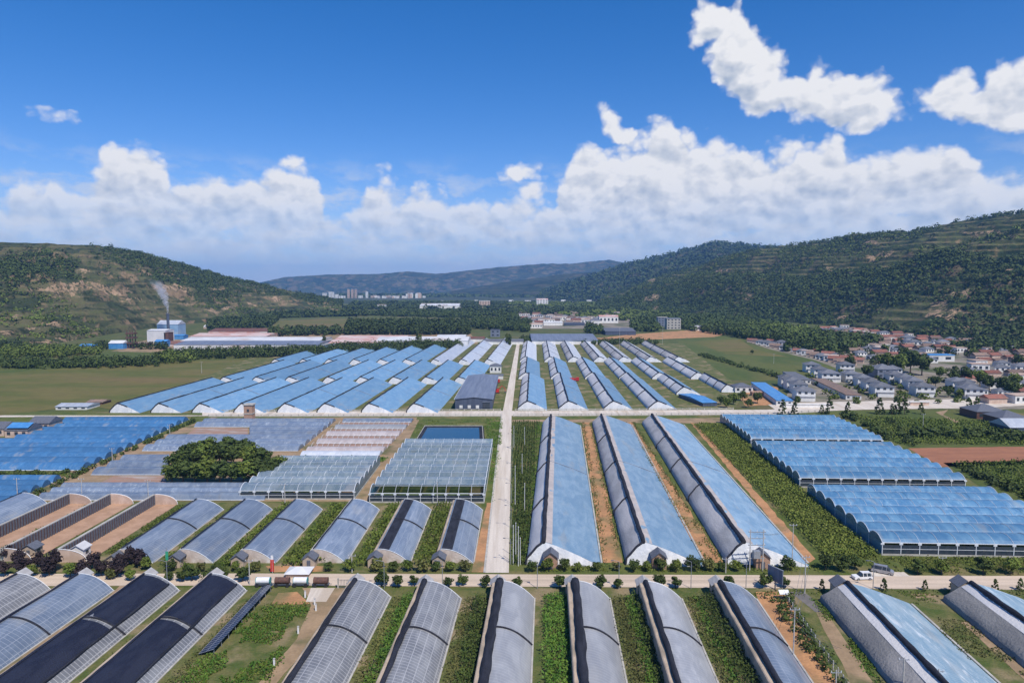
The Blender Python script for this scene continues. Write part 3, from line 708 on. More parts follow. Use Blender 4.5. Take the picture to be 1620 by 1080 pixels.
# --- the big two-slope houses at the lower right
BIGR = []
for i, (xl, yb, lab) in enumerate([(1297, 951, 'big quilted-back greenhouse right of the dirt path, pale blue film with a white sheen'), (1492, 951, 'big quilted-back greenhouse cut by the right edge of the photo, grey back slope')]):
    th = heading(884); far = P(xl, yb); dr = Vector((-math.sin(th), math.cos(th), 0)); L = 62
    def _site(*_a, c=far - dr * L, th=th, L=L): return c, th, 19.5, L
    old = site; site = _site
    BIGR.append(two_slope('quilted_greenhouse', lab, 'quilted greenhouses', 0, 0, 0, 0, 0, h=4.5, rxf=.30, filmm='bluepale', quiltm='quiltgrey', rollr=.55, straps=(), slant=.8, seed=40 + i, band=0))
    site = old
    t, a, th, w, L = BIGR[-1]; lx = Vector((math.cos(th), math.sin(th), 0))
    gable_hut('small dark-grey gabled hut behind the ridge of the ' + ('pale blue quilted greenhouse' if i == 0 else 'quilted greenhouse at the right edge'), a + dr * (L + .6) + lx * 5.2, th, 3.4, 3, 3.4, 1.2, 'wall', 'slate')

# --- three big blue ones right of the main road
names3 = ['leftmost of the three long blue greenhouses right of the road, narrow pale back slope', 'middle one of the three long blue greenhouses right of the road', 'rightmost of the three long blue greenhouses, behind the transformer frame, widest grey quilt']
for i, (xl, xr_, yb, yf) in enumerate([(833, 950, 887, 672), (989, 1112, 887, 671), (1146, 1274, 887, 671)]):
    t, a, th, w, L = two_slope('quilted_greenhouse', names3[i], 'quilted greenhouses', xl, xr_, yb, yf, 884, h=5.1, rxf=.235, filmm='blue', quiltm='quiltpale' if i == 0 else 'quilt', rollr=.6,
              straps=(.22, .47, .74) if i < 2 else (.30, .5, .72), slant=2.4, seed=50 + i * 4, midline=(.47,))
    lx = Vector((math.cos(th), math.sin(th), 0)); dr = Vector((-math.sin(th), math.cos(th), 0))
    gable_hut('pink brick hut with grey gable at the ' + ['leftmost', 'middle', 'rightmost'][i] + ' long blue greenhouse', a - dr * 4.8 + lx * (w * (.33 if i == 0 else .40)), th, 3.4, 3.2, 3.0, 1.3, 'brick', 'slate', 'pink huts at the ends of the long blue greenhouses')

# --- the row left of the road, above the lower road
mid = [(-60, -14, 'clear', 'curved clear house cut off by the left edge of the photo above the plum trees'), ]
midC = [(244, 'sagging white strap over its middle, right of the three roofless houses'), (339, 'dull blue film, second house right of the roofless ones'), (437, 'blue film with a dark middle strap, above the red banner'),
        (548, 'pale film beside the narrow dirt lane and tall maize strip'), (649, 'dark quilt band along its wall, second from the main road'), (749, 'dark quilt band, nearest the main road')]
MIDC = []
for i, (xr_, lab) in enumerate(midC):
    sc = scale_at(888); w = 9.4
    q = lean_to('walled_greenhouse', 'walled film greenhouse, ' + lab, 'walled greenhouses above the lower road', xr_ - w * sc, xr_, 889, 806, 823, h=3.5, filmm='clear',
            wallm='conc2' if i < 4 else 'wall', rollr=.16 if i < 4 else .0, straps=(.55,), blanket=0, slant=(.5, .2), seed=70 + i * 2.1, wall_w=.8, endm='dirtyend', rollm='navy')
    t, a, th, w, L = q; MIDC.append(q)
    if i >= 4:
        pr = hump(1.3, 3.5, w, 0, 12, 2.1)[:5]
        v, f = along([(x + .02, z + .09) for x, z in pr], .3, L - .3, 20, wob=.06); MB().add(v, f).build('quilt', M['black'], t, smooth=True)
    lx = Vector((math.cos(th), math.sin(th), 0)); dr = Vector((-math.sin(th), math.cos(th), 0))
    gable_hut('little grey gabled hut at the greenhouse ' + ['with the white strap', 'second right of the roofless ones', 'above the red banner', 'beside the narrow dirt lane', 'second from the main road', 'nearest the main road'][i],
              a - dr * 3.6 + lx * .9, th, 3.0, 2.8, 2.3, 1.0, 'wall', 'slate', 'grey huts above the lower road')
for xr_, lab in ((75, 'pale arched greenhouse at the left edge, behind the leftmost roofless house'), (0, 'pale arched greenhouse whose far end just shows at the left edge above the others')):
    sc = scale_at(806); far = P(xr_, 796); th = heading(823); dr = Vector((-math.sin(th), math.cos(th), 0)); lx = Vector((math.cos(th), math.sin(th), 0))
    def _site(*_a, c=far - dr * 46 - lx * 9, th=th): return c, th, 9.0, 46.0
    old = site; site = _site
    lean_to('walled_greenhouse', lab, 'walled greenhouses above the lower road', 0, 0, 0, 0, 0, h=3.5, filmm='clear', wallm='conc2', rollr=.12, straps=(), seed=xr_ + .5, wall_w=.7, rollm='navy')
    site = old

# --- three roofless ones: striped wall, bare orange soil
for i, (xr_, yr) in enumerate([(145, 797), (211, 797), (281, 798)]):
    th = heading(823); dr = Vector((-math.sin(th), math.cos(th), 0)); lx = Vector((math.cos(th), math.sin(th), 0)); L = 46 if i else 52; w = 8.0; h = 3.4
    a = P(xr_, yr) - dr * L - lx * w
    t = thing('roofless_greenhouse', a, th, ['leftmost roofless greenhouse with bare orange soil, plum tree at its near end', 'middle one of the three roofless greenhouses with bare orange soil', 'rightmost roofless greenhouse with bare orange soil, white hut below it'][i], 'greenhouse', 'roofless greenhouses')
    MB().prism([(0, 0), (.1, h), (.9, h + .05), (.9, 0)], 0, L, 12).build('back_wall', M['conc2'], t)
    MB().box(.92, .98, .4, L - .4, .2, h - .15).build('wall_face', M['rust'], t)
    mb = MB()
    for k in range(int(L / 1.1)): mb.box(.99, 1.22, .8 + k * 1.1, 1.25 + k * 1.1, 0, h - .1)
    mb.build('pilasters', M['slate'], t)
    MB().poly([(.95, .3, .14), (w, .3, .14), (w, L - .3, .14), (.95, L - .3, .14)]).build('soil_bed', M['tansoil'], t)
    pr = [(.9, 0)] + [(.9, h)] + arch(1.3, h, w, .1, 10) 
    for y in (0, L - .35): MB().prism(pr, y, y + .35).build('end_wall', M['cream'], t)
    mb = MB()
    pr2 = arch(1.0, h, w, .1, 10)
    for y in (0, L): mb.tube([(x, y, z + .05) for x, z in pr2], .09, 4)
    mb.build('hoops', M['steelwhite'], t)
gable_hut('little white-walled hut with pale roof under the rightmost roofless greenhouse', P(122, 884), heading(823), 3.4, 3.0, 2.6, 1.0, 'white', 'quiltpale')
gable_hut('little grey-roofed hut half hidden by plum trees at the left', P(45, 882), heading(823), 3.4, 3.0, 2.4, 1.0, 'wall', 'slate')

# --- far block, both sides of the road
def farrow(xs, yb, yf, vx, filmm, quiltm, side, row, ws=16.5, h=5.0, mids=(.5,)):
    for i, x in enumerate(xs):
        sc = scale_at(yb)
        two_slope('film_greenhouse', f'{"sky blue" if filmm == "bluefar" else "silver"} film greenhouse of the far block {side} the road, {row}, {ORD[i]}', f'greenhouses of the far block {side} the road',
                  x, x + ws * sc, yb, yf, vx, h=h, rxf=.33 if 'right' in side else .22, filmm=filmm, quiltm=quiltm, rollr=.42, straps=(.33, .66), slant=1.4, seed=yb + i * 1.7, w=ws, detail=0, midline=mids if i % 3 else (), band=0)
farrow([176, 241, 306, 372, 440, 503, 573, 644], 652, 608, 866, 'bluefar', 'plastic', 'left of', 'nearest row', 17.5)
farrow([346, 397, 449, 510, 562, 614, 665, 717], 607, 578, 866, 'bluefar', 'plastic', 'left of', 'middle row', 17.5)
farrow([428, 472, 513, 553, 595, 635], 577, 551, 866, 'bluefar', 'plastic', 'left of', 'farthest blue row', 17.5)
farrow([680, 724, 765], 577, 541, 866, 'silver_film', 'quiltpale', 'left of', 'silver farthest row', 15, mids=(.3, .55, .8))
farrow([819, 884, 955, 1025], 648, 600, 846, 'bluefar', 'quiltpale', 'right of', 'nearest row', 16.8)
farrow([1069], 624, 601, 846, 'bluefar', 'quiltpale', 'right of', 'short house', 16)
farrow([1140], 620, 600, 846, 'bluefar', 'quiltpale', 'right of', 'by grey-roofed house', 13)
farrow([820, 871, 925, 979, 1031, 1092], 599.4, 573, 846, 'bluefar', 'quiltpale', 'right of', 'middle row', 16.8)
farrow([822, 861], 572.5, 545, 846, 'silver_film', 'quiltpale', 'right of', 'farthest silver row', 16, mids=(.3, .55, .8))
farrow([898, 939, 977, 1020, 1064], 572.5, 545, 846, 'silver_film', 'quilt', 'right of', 'farthest dull row', 16, mids=(.4,))

# --- multi-span houses
def multispan(name, label, corner, th, Wd, nsp, sw, gh, rise, roofm, post=4.0, frontm='glass', lift_front=0):
    t = thing(name, corner, th, label, 'greenhouse', 'multi-span film houses')
    N = 8
    for s in range(nsp):
        pr = [(s * sw + sw * k / N, gh + rise * math.sin(math.pi * k / N) ** .8 if 0 < k < N else gh) for k in range(N + 1)]
        if lift_front and s == 0: pr = pr[N // 2:]
        mb = MB(); nx = max(2, int(Wd / 6)); x0 = 0
        for q in range(nx): mb.prismx([(y, z + .04 * math.sin(q * 2.1 + s)) for y, z in pr], Wd * q / nx, Wd * (q + 1) / nx)
        mb.build('roof_span', M[roofm], t)
        for x in (0.0, Wd):
            MB().poly([(x, s * sw, gh - .05)] + [(x, y, z - .02) for y, z in [(s * sw + sw * k / N, gh + rise * math.sin(math.pi * k / N) ** .8 if 0 < k < N else gh) for k in range(N + 1)]] ).build('end_arch', M['gable'], t)
        for k in range(1, int(Wd / post)):
            mb = MB(); x = Wd * k / int(Wd / post); mb.tube([(x, y, z + .05) for y, z in [(s * sw + sw * kk / N, gh + rise * math.sin(math.pi * kk / N) ** .8 if 0 < kk < N else gh) for kk in range(N + 1)]], .055, 4, False).build('hoop', M['steelwhite'], t)
        for x in (0.0, Wd): MB().tube([(x, y, z + .05) for y, z in [(s * sw + sw * kk / N, gh + rise * math.sin(math.pi * kk / N) ** .8 if 0 < kk < N else gh) for kk in range(N + 1)]], .11, 4, False).build('end_hoop', M['steelwhite'], t)
        MB().box(-.1, Wd + .1, s * sw - .11, s * sw + .11, gh - .12, gh + .06).build('gutter', M['steelwhite'], t)
    MB().box(-.1, Wd + .1, nsp * sw - .16, nsp * sw + .16, gh - .12, gh + .06).build('gutter', M['steelwhite'], t)
    D_ = nsp * sw
    for (x, y0, y1) in ((0, 0, D_), (Wd, 0, D_)): MB().box(x - .03, x + .03, y0 + .05, y1 - .05, .5, gh - .12).build('side_wall', M['gable'], t)
    for y in (0, D_): MB().box(.1, Wd - .1, y - .03, y + .03, .5, gh * .80).build('front_wall' if y == 0 else 'rear_wall', M[frontm], t)
    MB().box(-.15, Wd + .15, -.15, .15, 0, .5).build('plinth', M['conc2'], t)
    mb = MB().box(-.15, .15, .15, D_, 0, .5).box(Wd - .15, Wd + .15, .15, D_, 0, .5); mb.build('side_plinth', M['conc2'], t)
    for k in range(int(Wd / post) + 1):
        x = Wd * k / int(Wd / post); MB().box(x - .09, x + .09, -.14, -.04, .5, gh - .12).box(x - .45, x + .45, -.18, -.06, gh - .6, gh - .14).build('post', M['steelwhite'], t)
    MB().box(0, Wd, -.12, -.05, gh * .5, gh * .5 + .1).build('rail', M['steelwhite'], t)
    for s in range(nsp + 1): MB().box(-.1, -.04, s * sw - .07, s * sw + .07, .5, gh).build('post', M['steelwhite'], t)
    mb = MB()
    for s in range(nsp):
        for k in range(int(Wd / 8)): mb.box(1 + k * 8, 7.5 + k * 8, s * sw + 1, s * sw + sw - 1, 0.05, 1.3)
    mb.build('planting_beds', M['leafdark'], t)
    return t
th884 = heading(884)
for i, (c, n, lab) in enumerate([((1188, 706), 9, 'farthest and smallest-looking blue multi-span film house at the right, by the upper road'), ((1265, 771), 8, 'middle blue multi-span film house at the right'), ((1395, 878), 7, 'nearest and largest-looking blue multi-span film house at the right, above the parked cars')]):
    a = P(*c); wid = [56, 56, 57][i]; dD = [346 - a.y, 287 - a.y, 223 - a.y][i]
    multispan('multispan_greenhouse', lab, a, heading(858), wid, n, dD / n, 3.5, 1.5, 'span', 4.6)
a = P(380, 790); multispan('multispan_greenhouse', 'clear multi-span film house right of the dense grove, patchy whitish roof', a, heading(812), 37.5, 6, (P(432, 735).y - a.y) / 6, 3.0, 1.6, 'spanclear', 4.2)
a = P(585, 795); multispan('multispan_greenhouse', 'clear multi-span film house below the pond, its nearest roof span open', a, heading(820), 37, 9, (P(640, 708).y - a.y) / 9, 3.2, 1.7, 'spanclear', 4.0, lift_front=1)

# --- low tunnels running left to right
TUN = {}
def tunnel(label, xl, xr_, yb, yf, mname, h=2.2, group='low tunnels', name='low_tunnel', xl2=None, xr2=None):
    """an arched tunnel running left-right, its ends cut along the lane beside it"""
    a, b = P(xl, yb), P(xr_, yb); c, d = P(xr2 or xr_, yf), P(xl2 or xl, yf); y0, y1 = a.y, c.y
    t = thing(name, (a.x, y0, 0), 0, label, 'tunnel', group)
    N = 8; k = N + 1; vs = []; nx = max(3, int((b.x - a.x) / 3))
    for i in range(nx + 1):
        u = i / nx
        for j in range(k):
            s = j / N; xx0 = a.x + (d.x - a.x) * s; xx1 = b.x + (c.x - b.x) * s
            z = .1 + h * math.sin(math.pi * s) ** .7 + (.09 * noise.noise(Vector((i * 1.3, yb, j * .5))) if 0 < j < N else 0)
            vs.append((xx0 + (xx1 - xx0) * u - a.x, (y1 - y0) * s, z))
    fs = [(i*k+j, (i+1)*k+j, (i+1)*k+j+1, i*k+j+1) for i in range(nx) for j in range(N)]
    MB().add(vs, fs).build('film_cover', M[mname], t, smooth=True)
    for i in (0, nx): MB().poly(vs[i*k:(i+1)*k]).build('end_sheet', M[mname], t)
    mb = MB()
    for y in (.05, y1 - y0): mb.tube([(0, y, .25), (b.x - a.x, y, .25)], .12, 4)
    mb.build('foot_rail', M['steelwhite'], t); return t
def lane_x(y, x0=30, y0=795, x1=308, y1=664): return x0 + (x1 - x0) * (y - y0) / (y1 - y0)
ys = []; D0 = P(0, 745).y; D1 = P(0, 664).y
def row_y(D): # photo row of ground distance D
    lo, hi = 460, 1500
    for _ in range(40):
        mm = (lo + hi) / 2
        if P(810, mm).y > D: lo = mm
        else: hi = mm
    return lo
nb = 12
LB = lambda y: -150 if y > 703 else (703 - y) / 40 * 108 + 6
for k in range(nb):
    ya = row_y(D0 + (D1 - D0) * k / nb + .3); yb_ = row_y(D0 + (D1 - D0) * (k + 1) / nb - .3)
    sh = 0
    tunnel(f'long tunnel in the big blue block at the left, {ORD[k]} from its near side', LB(ya), lane_x(ya) - 9, ya, yb_, 'net', 2.3, 'blue film tunnels at the left', xl2=LB(yb_), xr2=lane_x(yb_) - 9)
D0 = P(0, 800).y; D1 = P(0, 757).y
for k in range(5):
    ya = row_y(D0 + (D1 - D0) * k / 5 + .3); yb_ = row_y(D0 + (D1 - D0) * (k + 1) / 5 - .3)
    tunnel(f'blue tunnel in the small block below the green strip, {ORD[k]} from its near side', -140, lane_x(ya) - 12, ya, yb_, 'net', 2.2, 'blue film tunnels at the left edge', xr2=lane_x(yb_) - 12)
# greyish sheet tunnels between the lane and the path
def path_x(y): return 459 + (y - 727) * (543 - 459) / (659 - 727)
grey = [(792, 768, lambda y: lane_x(y) + 22, lambda y: 420 + (790 - y) * 1.0, 3, 'sheet', 'wide crumpled clear sheet tunnel before the tree grove'),
        (752, 722, lambda y: lane_x(y) + 22, lambda y: 268, 3, 'sheet', 'short crumpled clear sheet tunnel left of the tree grove'),
        (714, 690, lambda y: lane_x(y) + 22, lambda y: path_x(y) - 4, 3, 'sheet', 'long blue-grey sheet tunnel behind the tree grove'),
        (690, 676, lambda y: 395, lambda y: path_x(y) - 4, 2, 'sheet', 'blue-grey sheet tunnel right of the bare soil behind the grove'),
        (676, 665, lambda y: lane_x(y) + 24, lambda y: path_x(y) - 4, 2, 'sheet', 'blue-grey sheet tunnel just below the upper road')]
for (ya, yb_, fl, fr, n, mm_, lab) in grey:
    D0, D1 = P(0, ya).y, P(0, yb_).y
    for k in range(n):
        y1_ = row_y(D0 + (D1 - D0) * k / n + .2); y2_ = row_y(D0 + (D1 - D0) * (k + 1) / n - .2)
        tunnel(lab + f', {ORD[k]} from the near side', fl(y1_), fr(y1_), y1_, y2_, mm_, 1.9, 'grey sheet tunnels', xl2=fl(y2_), xr2=fr(y2_))
def path_r(y): return 600 + (y - 722) * (655 - 600) / (664 - 722)
kinds = ['silver_film', 'pinkfilm', None, 'pinkfilm', None, 'pinkfilm', None, 'misty', None, 'sheet']
D0, D1 = P(0, 723).y, P(0, 664).y
for k, mm_ in enumerate(kinds):
    y1_ = row_y(D0 + (D1 - D0) * k / 10 + .3); y2_ = row_y(D0 + (D1 - D0) * (k + 1) / 10 - .3)
    L0, R0, L2, R2 = path_x(y1_) + 10, path_r(y1_), path_x(y2_) + 10, path_r(y2_)
    if mm_: tunnel(f'pale tunnel in the pinkish strips by the pond, {ORD[k]} strip from the near side', L0, R0, y1_, y2_, mm_, 1.5, 'pale tunnels left of the pond', xl2=L2, xr2=R2)
    else:
        a_, b_, c_, d_ = P(L0, y1_), P(R0, y1_), P(R2, y2_), P(L2, y2_)
        t = thing('bare_tunnel', (a_.x, a_.y, 0), 0, f'uncovered tunnel frame over pink soil left of the pond, {ORD[k]} strip from the near side', 'tunnel', 'uncovered tunnels left of the pond')
        O = Vector((a_.x, a_.y, 0))
        MB().poly([tuple(v - O + Vector((0, 0, .15))) for v in (a_, b_, c_, d_)]).build('soil_bed', M['soilbed'], t)
        mb = MB(); nh = 14
        for q in range(nh + 1):
            pts = []
            for s in range(7):
                u = s / 6; A = a_.lerp(d_, u); B = b_.lerp(c_, u); v = A.lerp(B, q / nh) - O; pts.append((v.x, v.y, .1 + 1.5 * math.sin(math.pi * u) ** .7))
            mb.tube(pts, .07, 4, False)
        mb.build('hoops', M['steelwhite'], t)
patch('bare_soil', [(290,690),(392,690),(392,677),(312,677)], M['soilbed'], .1)
patch('bare_soil', [(150,768),(262,768),(262,753),(180,753)], M['soilbed'], .1)

# pond with its liner
def pond():
    a, b, c, d = P(655, 704), P(765, 704), P(763, 676), P(672, 676)
    O = Vector((a.x, a.y, 0)); q = [v - O for v in (a, b, c, d)]; ctr = sum(q, Vector()) / 4
    t = thing('lined_pond', O, 0, 'square dark-lined irrigation pond of blue water beside the main road', 'pond')
    inn = [ctr + (v - ctr) * .84 for v in q]
    top = [v + Vector((0, 0, .9)) for v in q]; bot = [v + Vector((0, 0, .25)) for v in inn]
    out = [ctr + (v - ctr) * 1.05 + Vector((0, 0, .02)) for v in q]
    mb = MB().add(top + bot + out, [(i, (i+1) % 4, 4 + (i+1) % 4, 4 + i) for i in range(4)] + [(i, (i+1) % 4, 8 + (i+1) % 4, 8 + i) for i in range(4)])
    mb.build('liner', M['black'], t)
    m, g, bb = new_mat('pond_water'); bb.inputs['Base Color'].default_value = (.010, .055, .10, 1); bb.inputs['Roughness'].default_value = .18
    bn = g.add('ShaderNodeBump'); bn.inputs['Strength'].default_value = .25; g.l.new(g.noise(g.add('ShaderNodeNewGeometry').outputs['Position'], .6, 3), bn.inputs['Height']); g.l.new(bn.outputs[0], bb.inputs['Normal'])
    MB().poly([tuple(v + Vector((0, 0, .45))) for v in [ctr + (v - ctr) * .89 for v in q]]).build('water', m, t)
    mb = MB()
    for i in (0, 1, 2, 3):
        u, v = top[i], top[(i + 1) % 4]; mb.tube([u, v], .18, 4)
    mb.build('rim_kerb', M['conc2'], t)
pond()
# upper road parapet: one long low wall each side with posts
def parapet(label, pts, off):
    W_ = [P(*p) for p in pts]; O = W_[0].copy()
    t = thing('road_parapet', O, 0, label, 'railing')
    mb = MB(); po = MB()
    for u, v in zip(W_, W_[1:]):
        u, v = u - O, v - O; d = (v - u).normalized(); nrm = Vector((-d.y, d.x, 0)) * .12
        for z0, z1 in ((0, .5), (1.0, 1.25)): 
            mb.add([u - nrm + Vector((0,0,z0)), v - nrm + Vector((0,0,z0)), v + nrm + Vector((0,0,z0)), u + nrm + Vector((0,0,z0)), u - nrm + Vector((0,0,z1)), v - nrm + Vector((0,0,z1)), v + nrm + Vector((0,0,z1)), u + nrm + Vector((0,0,z1))],
                   [(0,1,5,4),(2,3,7,6),(4,5,6,7),(3,2,1,0),(0,4,7,3),(1,2,6,5)])
        n = int((v - u).length / 4)
        for k in range(n + 1): q = u.lerp(v, k / max(1, n)); po.box(q.x - .15, q.x + .15, q.y - .18, q.y + .18, .0, 1.4)
    mb.build('rails', M['conc2'], t); po.build('posts', M['conc2'], t)
parapet('pale concrete railing along the near edge of the upper road, left of the main road', [(330, 659), (792, 658.5)], 0)
parapet('pale concrete railing along the near edge of the upper road, right of the main road', [(812, 658.5), (1215, 656), (1310, 651)], 0)
parapet('pale concrete railing along the far edge of the upper road, left of the main road', [(330, 651.5), (792, 650.5)], 0)
parapet('pale concrete railing along the far edge of the upper road, right of the main road', [(815, 650.5), (1160, 648.5)], 0)

# ------------------------------------------------------------------ trees and plants
def blob_pts(n, r, squash=(1, 1, 1)):
    d = RNG.normal(size=(n, 3)); d /= np.linalg.norm(d, axis=1, keepdims=True)
    return d * np.array(squash) * r, d
def crown(kind, rx, rz, zc, nl, nq, leaf, m, name='crown'):
    """leaf-sized faces on the shells of many small lobes inside the crown's volume"""
    C, N, S = [], [], []
    for i in range(nl):
        d = RNG.normal(size=3); d /= np.linalg.norm(d); rr = RNG.uniform(.25, .78)
        c = d * rr
        if kind == 'cone': zz = RNG.uniform(-1, 1); k = (1 - (zz + 1) / 2) ** .8 * .75 + .08; an = RNG.uniform(0, 6.28); c = np.array([math.cos(an) * k, math.sin(an) * k, zz])
        if kind == 'tall': zz = RNG.uniform(-1, 1); k = .6 * math.sqrt(max(0, 1 - zz * zz * .9)); an = RNG.uniform(0, 6.28); c = np.array([math.cos(an) * k, math.sin(an) * k, zz])
        lr = RNG.uniform(.22, .42) * (.7 if kind == 'cone' else 1)
        p, dd = blob_pts(nq, 1, (1, 1, 1)); p = p * lr * RNG.uniform(.75, 1.08, size=(nq, 1))
        q = (c + p * np.array([1, 1, (.5 if kind in ('cone', 'tall') else 1)])) * np.array([rx, rx, rz]) + np.array([0, 0, zc])
        C.append(q); N.append(dd + np.array([0, 0, .35]) + RNG.normal(size=(nq, 3)) * .45); S.append(RNG.uniform(.6, 1.2, nq) * leaf)
    C = np.concatenate(C); N = np.concatenate(N); S = np.concatenate(S); C[:, 2] = np.maximum(C[:, 2], .15)
    return quads_mesh(name, C, N, S, m)
def trunk_mesh(h, r, limbs=4, spread=1.0):
    mb = MB(); mb.tube([(0, 0, -.1), (.05, .02, h * .5), (0, 0, h)], [r, r * .75, r * .45], 7)
    for i in range(limbs):
        a = i * 6.28 / limbs + .4; mb.tube([(0, 0, h * (.55 + .08 * i)), (math.cos(a) * spread * .5, math.sin(a) * spread * .5, h * 1.05), (math.cos(a) * spread, math.sin(a) * spread, h * 1.35)], [r * .4, r * .25, r * .1], 5)
    return mb.mesh('trunk', M['bark'])
PROTO = {}
def proto(key, kind, rx, rz, zc, nl, nq, leaf, mk, th_, tr, sp=1.0):
    PROTO[key] = (crown(kind, rx, rz, zc, nl, nq, leaf, M[mk]), trunk_mesh(th_, tr, 4, sp))
for v in range(3):
    proto(f'bush{v}', 'round', 2.0, 1.7, 2.2, 22, 36, .17, 'leaf' if v < 2 else 'leafolive', 1.6, .12, .9)
    proto(f'plum{v}', 'round', 2.5, 2.3, 3.2, 24, 36, .20, 'leafplum', 2.2, .15, 1.1)
    proto(f'dark{v}', 'round', 2.0, 1.8, 2.3, 22, 36, .18, 'leafdark', 1.6, .13, .9)
    proto(f'big{v}', 'round', 4.6, 4.0, 6.2, 34, 40, .34, 'leafdark' if v else 'leaf', 4.5, .3, 2.2)
    proto(f'poplar{v}', 'tall', 2.4, 5.5, 7.0, 30, 34, .32, 'leaf' if v == 1 else 'leafdark', 5, .22, 1.0)
    proto(f'cone{v}', 'cone', 2.4, 3.6, 3.9, 34, 26, .2, 'leafdark', 3, .18, .6)
def tree(key, name, loc, label, cat, group, s=1.0, sz=None):
    cm, tm = PROTO[key]
    t = thing(name, loc, random.uniform(0, 6.28), label, cat, group); t.scale = (s, s, sz or s)
    link('crown', cm, None, t); link('trunk', tm, None, t); return t
# roadside bushes: far side of the lower road, right half
BU = 'bushes along the lower road'
xs = [842,866,893,914,943,975,1003,1023,1045,1069,1096,1120,1143,1165]
for i, x in enumerate(xs):
    tree(f'bush{i % 3}' if i % 2 else 'dark1', 'roadside_bush', P(x, 904 - (i % 3)), f'dark green bush below the white ends of the long blue greenhouses, {ORD[i]} from left', 'bush', BU, random.uniform(.62, 1.0))
for i, x in enumerate([818,885,952,978,1042,1069,1153,1210,1240]):
    tree(f'dark{i % 3}', 'roadside_bush', P(x, 929 + (i % 2)), f'dark bush on the near verge, right of the main road mouth, {ORD[i]} from left', 'bush', BU, random.uniform(.6, .95))
for i, x in enumerate([1246,1306,1332,1352]):
    tree(f'dark{i % 3}', 'roadside_bush', P(x, 902 - 2 * (i % 2)), f'dark bush on the far verge near the parked cars, {ORD[i]} from the left', 'bush', BU, random.uniform(.75, 1.1))
for i, x in enumerate([1452,1490,1555,1600,1640]):
    tree(f'bush{i % 3}' if i % 2 else 'dark2', 'roadside_bush', P(x, 908), f'big dark bush below the nearest blue multi-span house, {ORD[i]} from the left', 'bush', BU, random.uniform(.95, 1.15))
for i, x in enumerate([1300,1398,1463,1505,1574,1614]):
    tree(f'cone{i % 3}', 'roadside_conifer', P(x, 934), f'small dark conical shrub on the near road verge at the right, {ORD[i]} from left', 'conifer', 'small conical shrubs', random.uniform(.28, .42))
for i, x in enumerate([270,296,318,342,372,405,520,553,597,623,645,668,690,712,735]):
    tree(f'bush{i % 3}' if i % 3 else 'dark0', 'roadside_bush', P(x, 903 + (i % 2)), f'green bush on the far verge, left of the main road, {ORD[i]} from the left', 'bush', BU, random.uniform(.6, 1.05))
for i, x in enumerate([268,288,304,328,352,384,604,629,654,709,732,770]):
    tree(f'dark{i % 3}', 'roadside_bush', P(x, 926 + (i % 2) * 2 - (8 if x < 400 else 0)), f'dark bush on the near verge, left of the main road, {ORD[i]} from the left', 'bush', BU, random.uniform(.6, 1.0))
PL = [(8,905),(28,888),(36,903),(60,892),(78,905),(88,896),(130,908),(150,893),(160,905),(192,893),(210,886),(222,890),(186,906),(12,880)]
for i, (x, y) in enumerate(sorted(PL)):
    tree(f'plum{i % 3}', 'plum_tree', P(x, y + 6), f'dark plum-coloured tree in the lower left corner grove, {ORD[i]} from the left' if i else 'dark plum-coloured tree farthest left in the corner grove', 'tree', 'plum-coloured trees at the lower left', random.uniform(.75, 1.05))
for i, (x, y) in enumerate([(50,912),(112,912),(175,916),(206,918),(232,900)]):
    tree(f'bush{i % 3}', 'roadside_bush', P(x, y), f'grey-green bush among the plum-coloured trees, {ORD[i]} from the left', 'bush', BU, random.uniform(.7, .95))
# the grove in the middle left
k = 0
for (x, y, s) in [(272,762,.8),(290,764,.95),(308,765,1),(328,765,1.05),(348,765,1),(366,765,.95),(385,764,1),(404,762,.95),(424,757,.9),(438,748,.8),
                  (284,745,.95),(305,742,1.0),(326,740,1.1),(348,738,1.15),(370,738,1.1),(392,738,1.05),(412,740,.95),(300,728,.9),(330,724,1.0),(360,722,1.0),(388,724,.95)]:
    tree(f'big{k % 3}', 'grove_tree', P(x, y), f'dense tree of the grove by the sheet tunnels, {["front","middle","back"][(k > 9) + (k > 16)]} row, {ORD[k if k < 10 else (k - 10 if k < 17 else k - 17)]} from left', 'tree', 'trees of the dense grove', s * 1.08, s * .84); k += 1
# conifers by the upper road
for i, (x, y, s) in enumerate(sorted([(1238,656,1.1),(1257,656,.95),(1312,655,1.15),(1341,655,.9),(1391,655,1.2),(1411,656,.8),(1418,655,1.25),(1431,655,1.2),(1457,655,.85),(1532,652,1.1),(1545,652,1.15),(1300,655,.7)])):
    tree(f'cone{i % 3}', 'conical_tree', P(x, y), f'dark conical tree along the near edge of the upper road, {ORD[i]} from the left', 'tree', 'conical trees by the upper road', s)
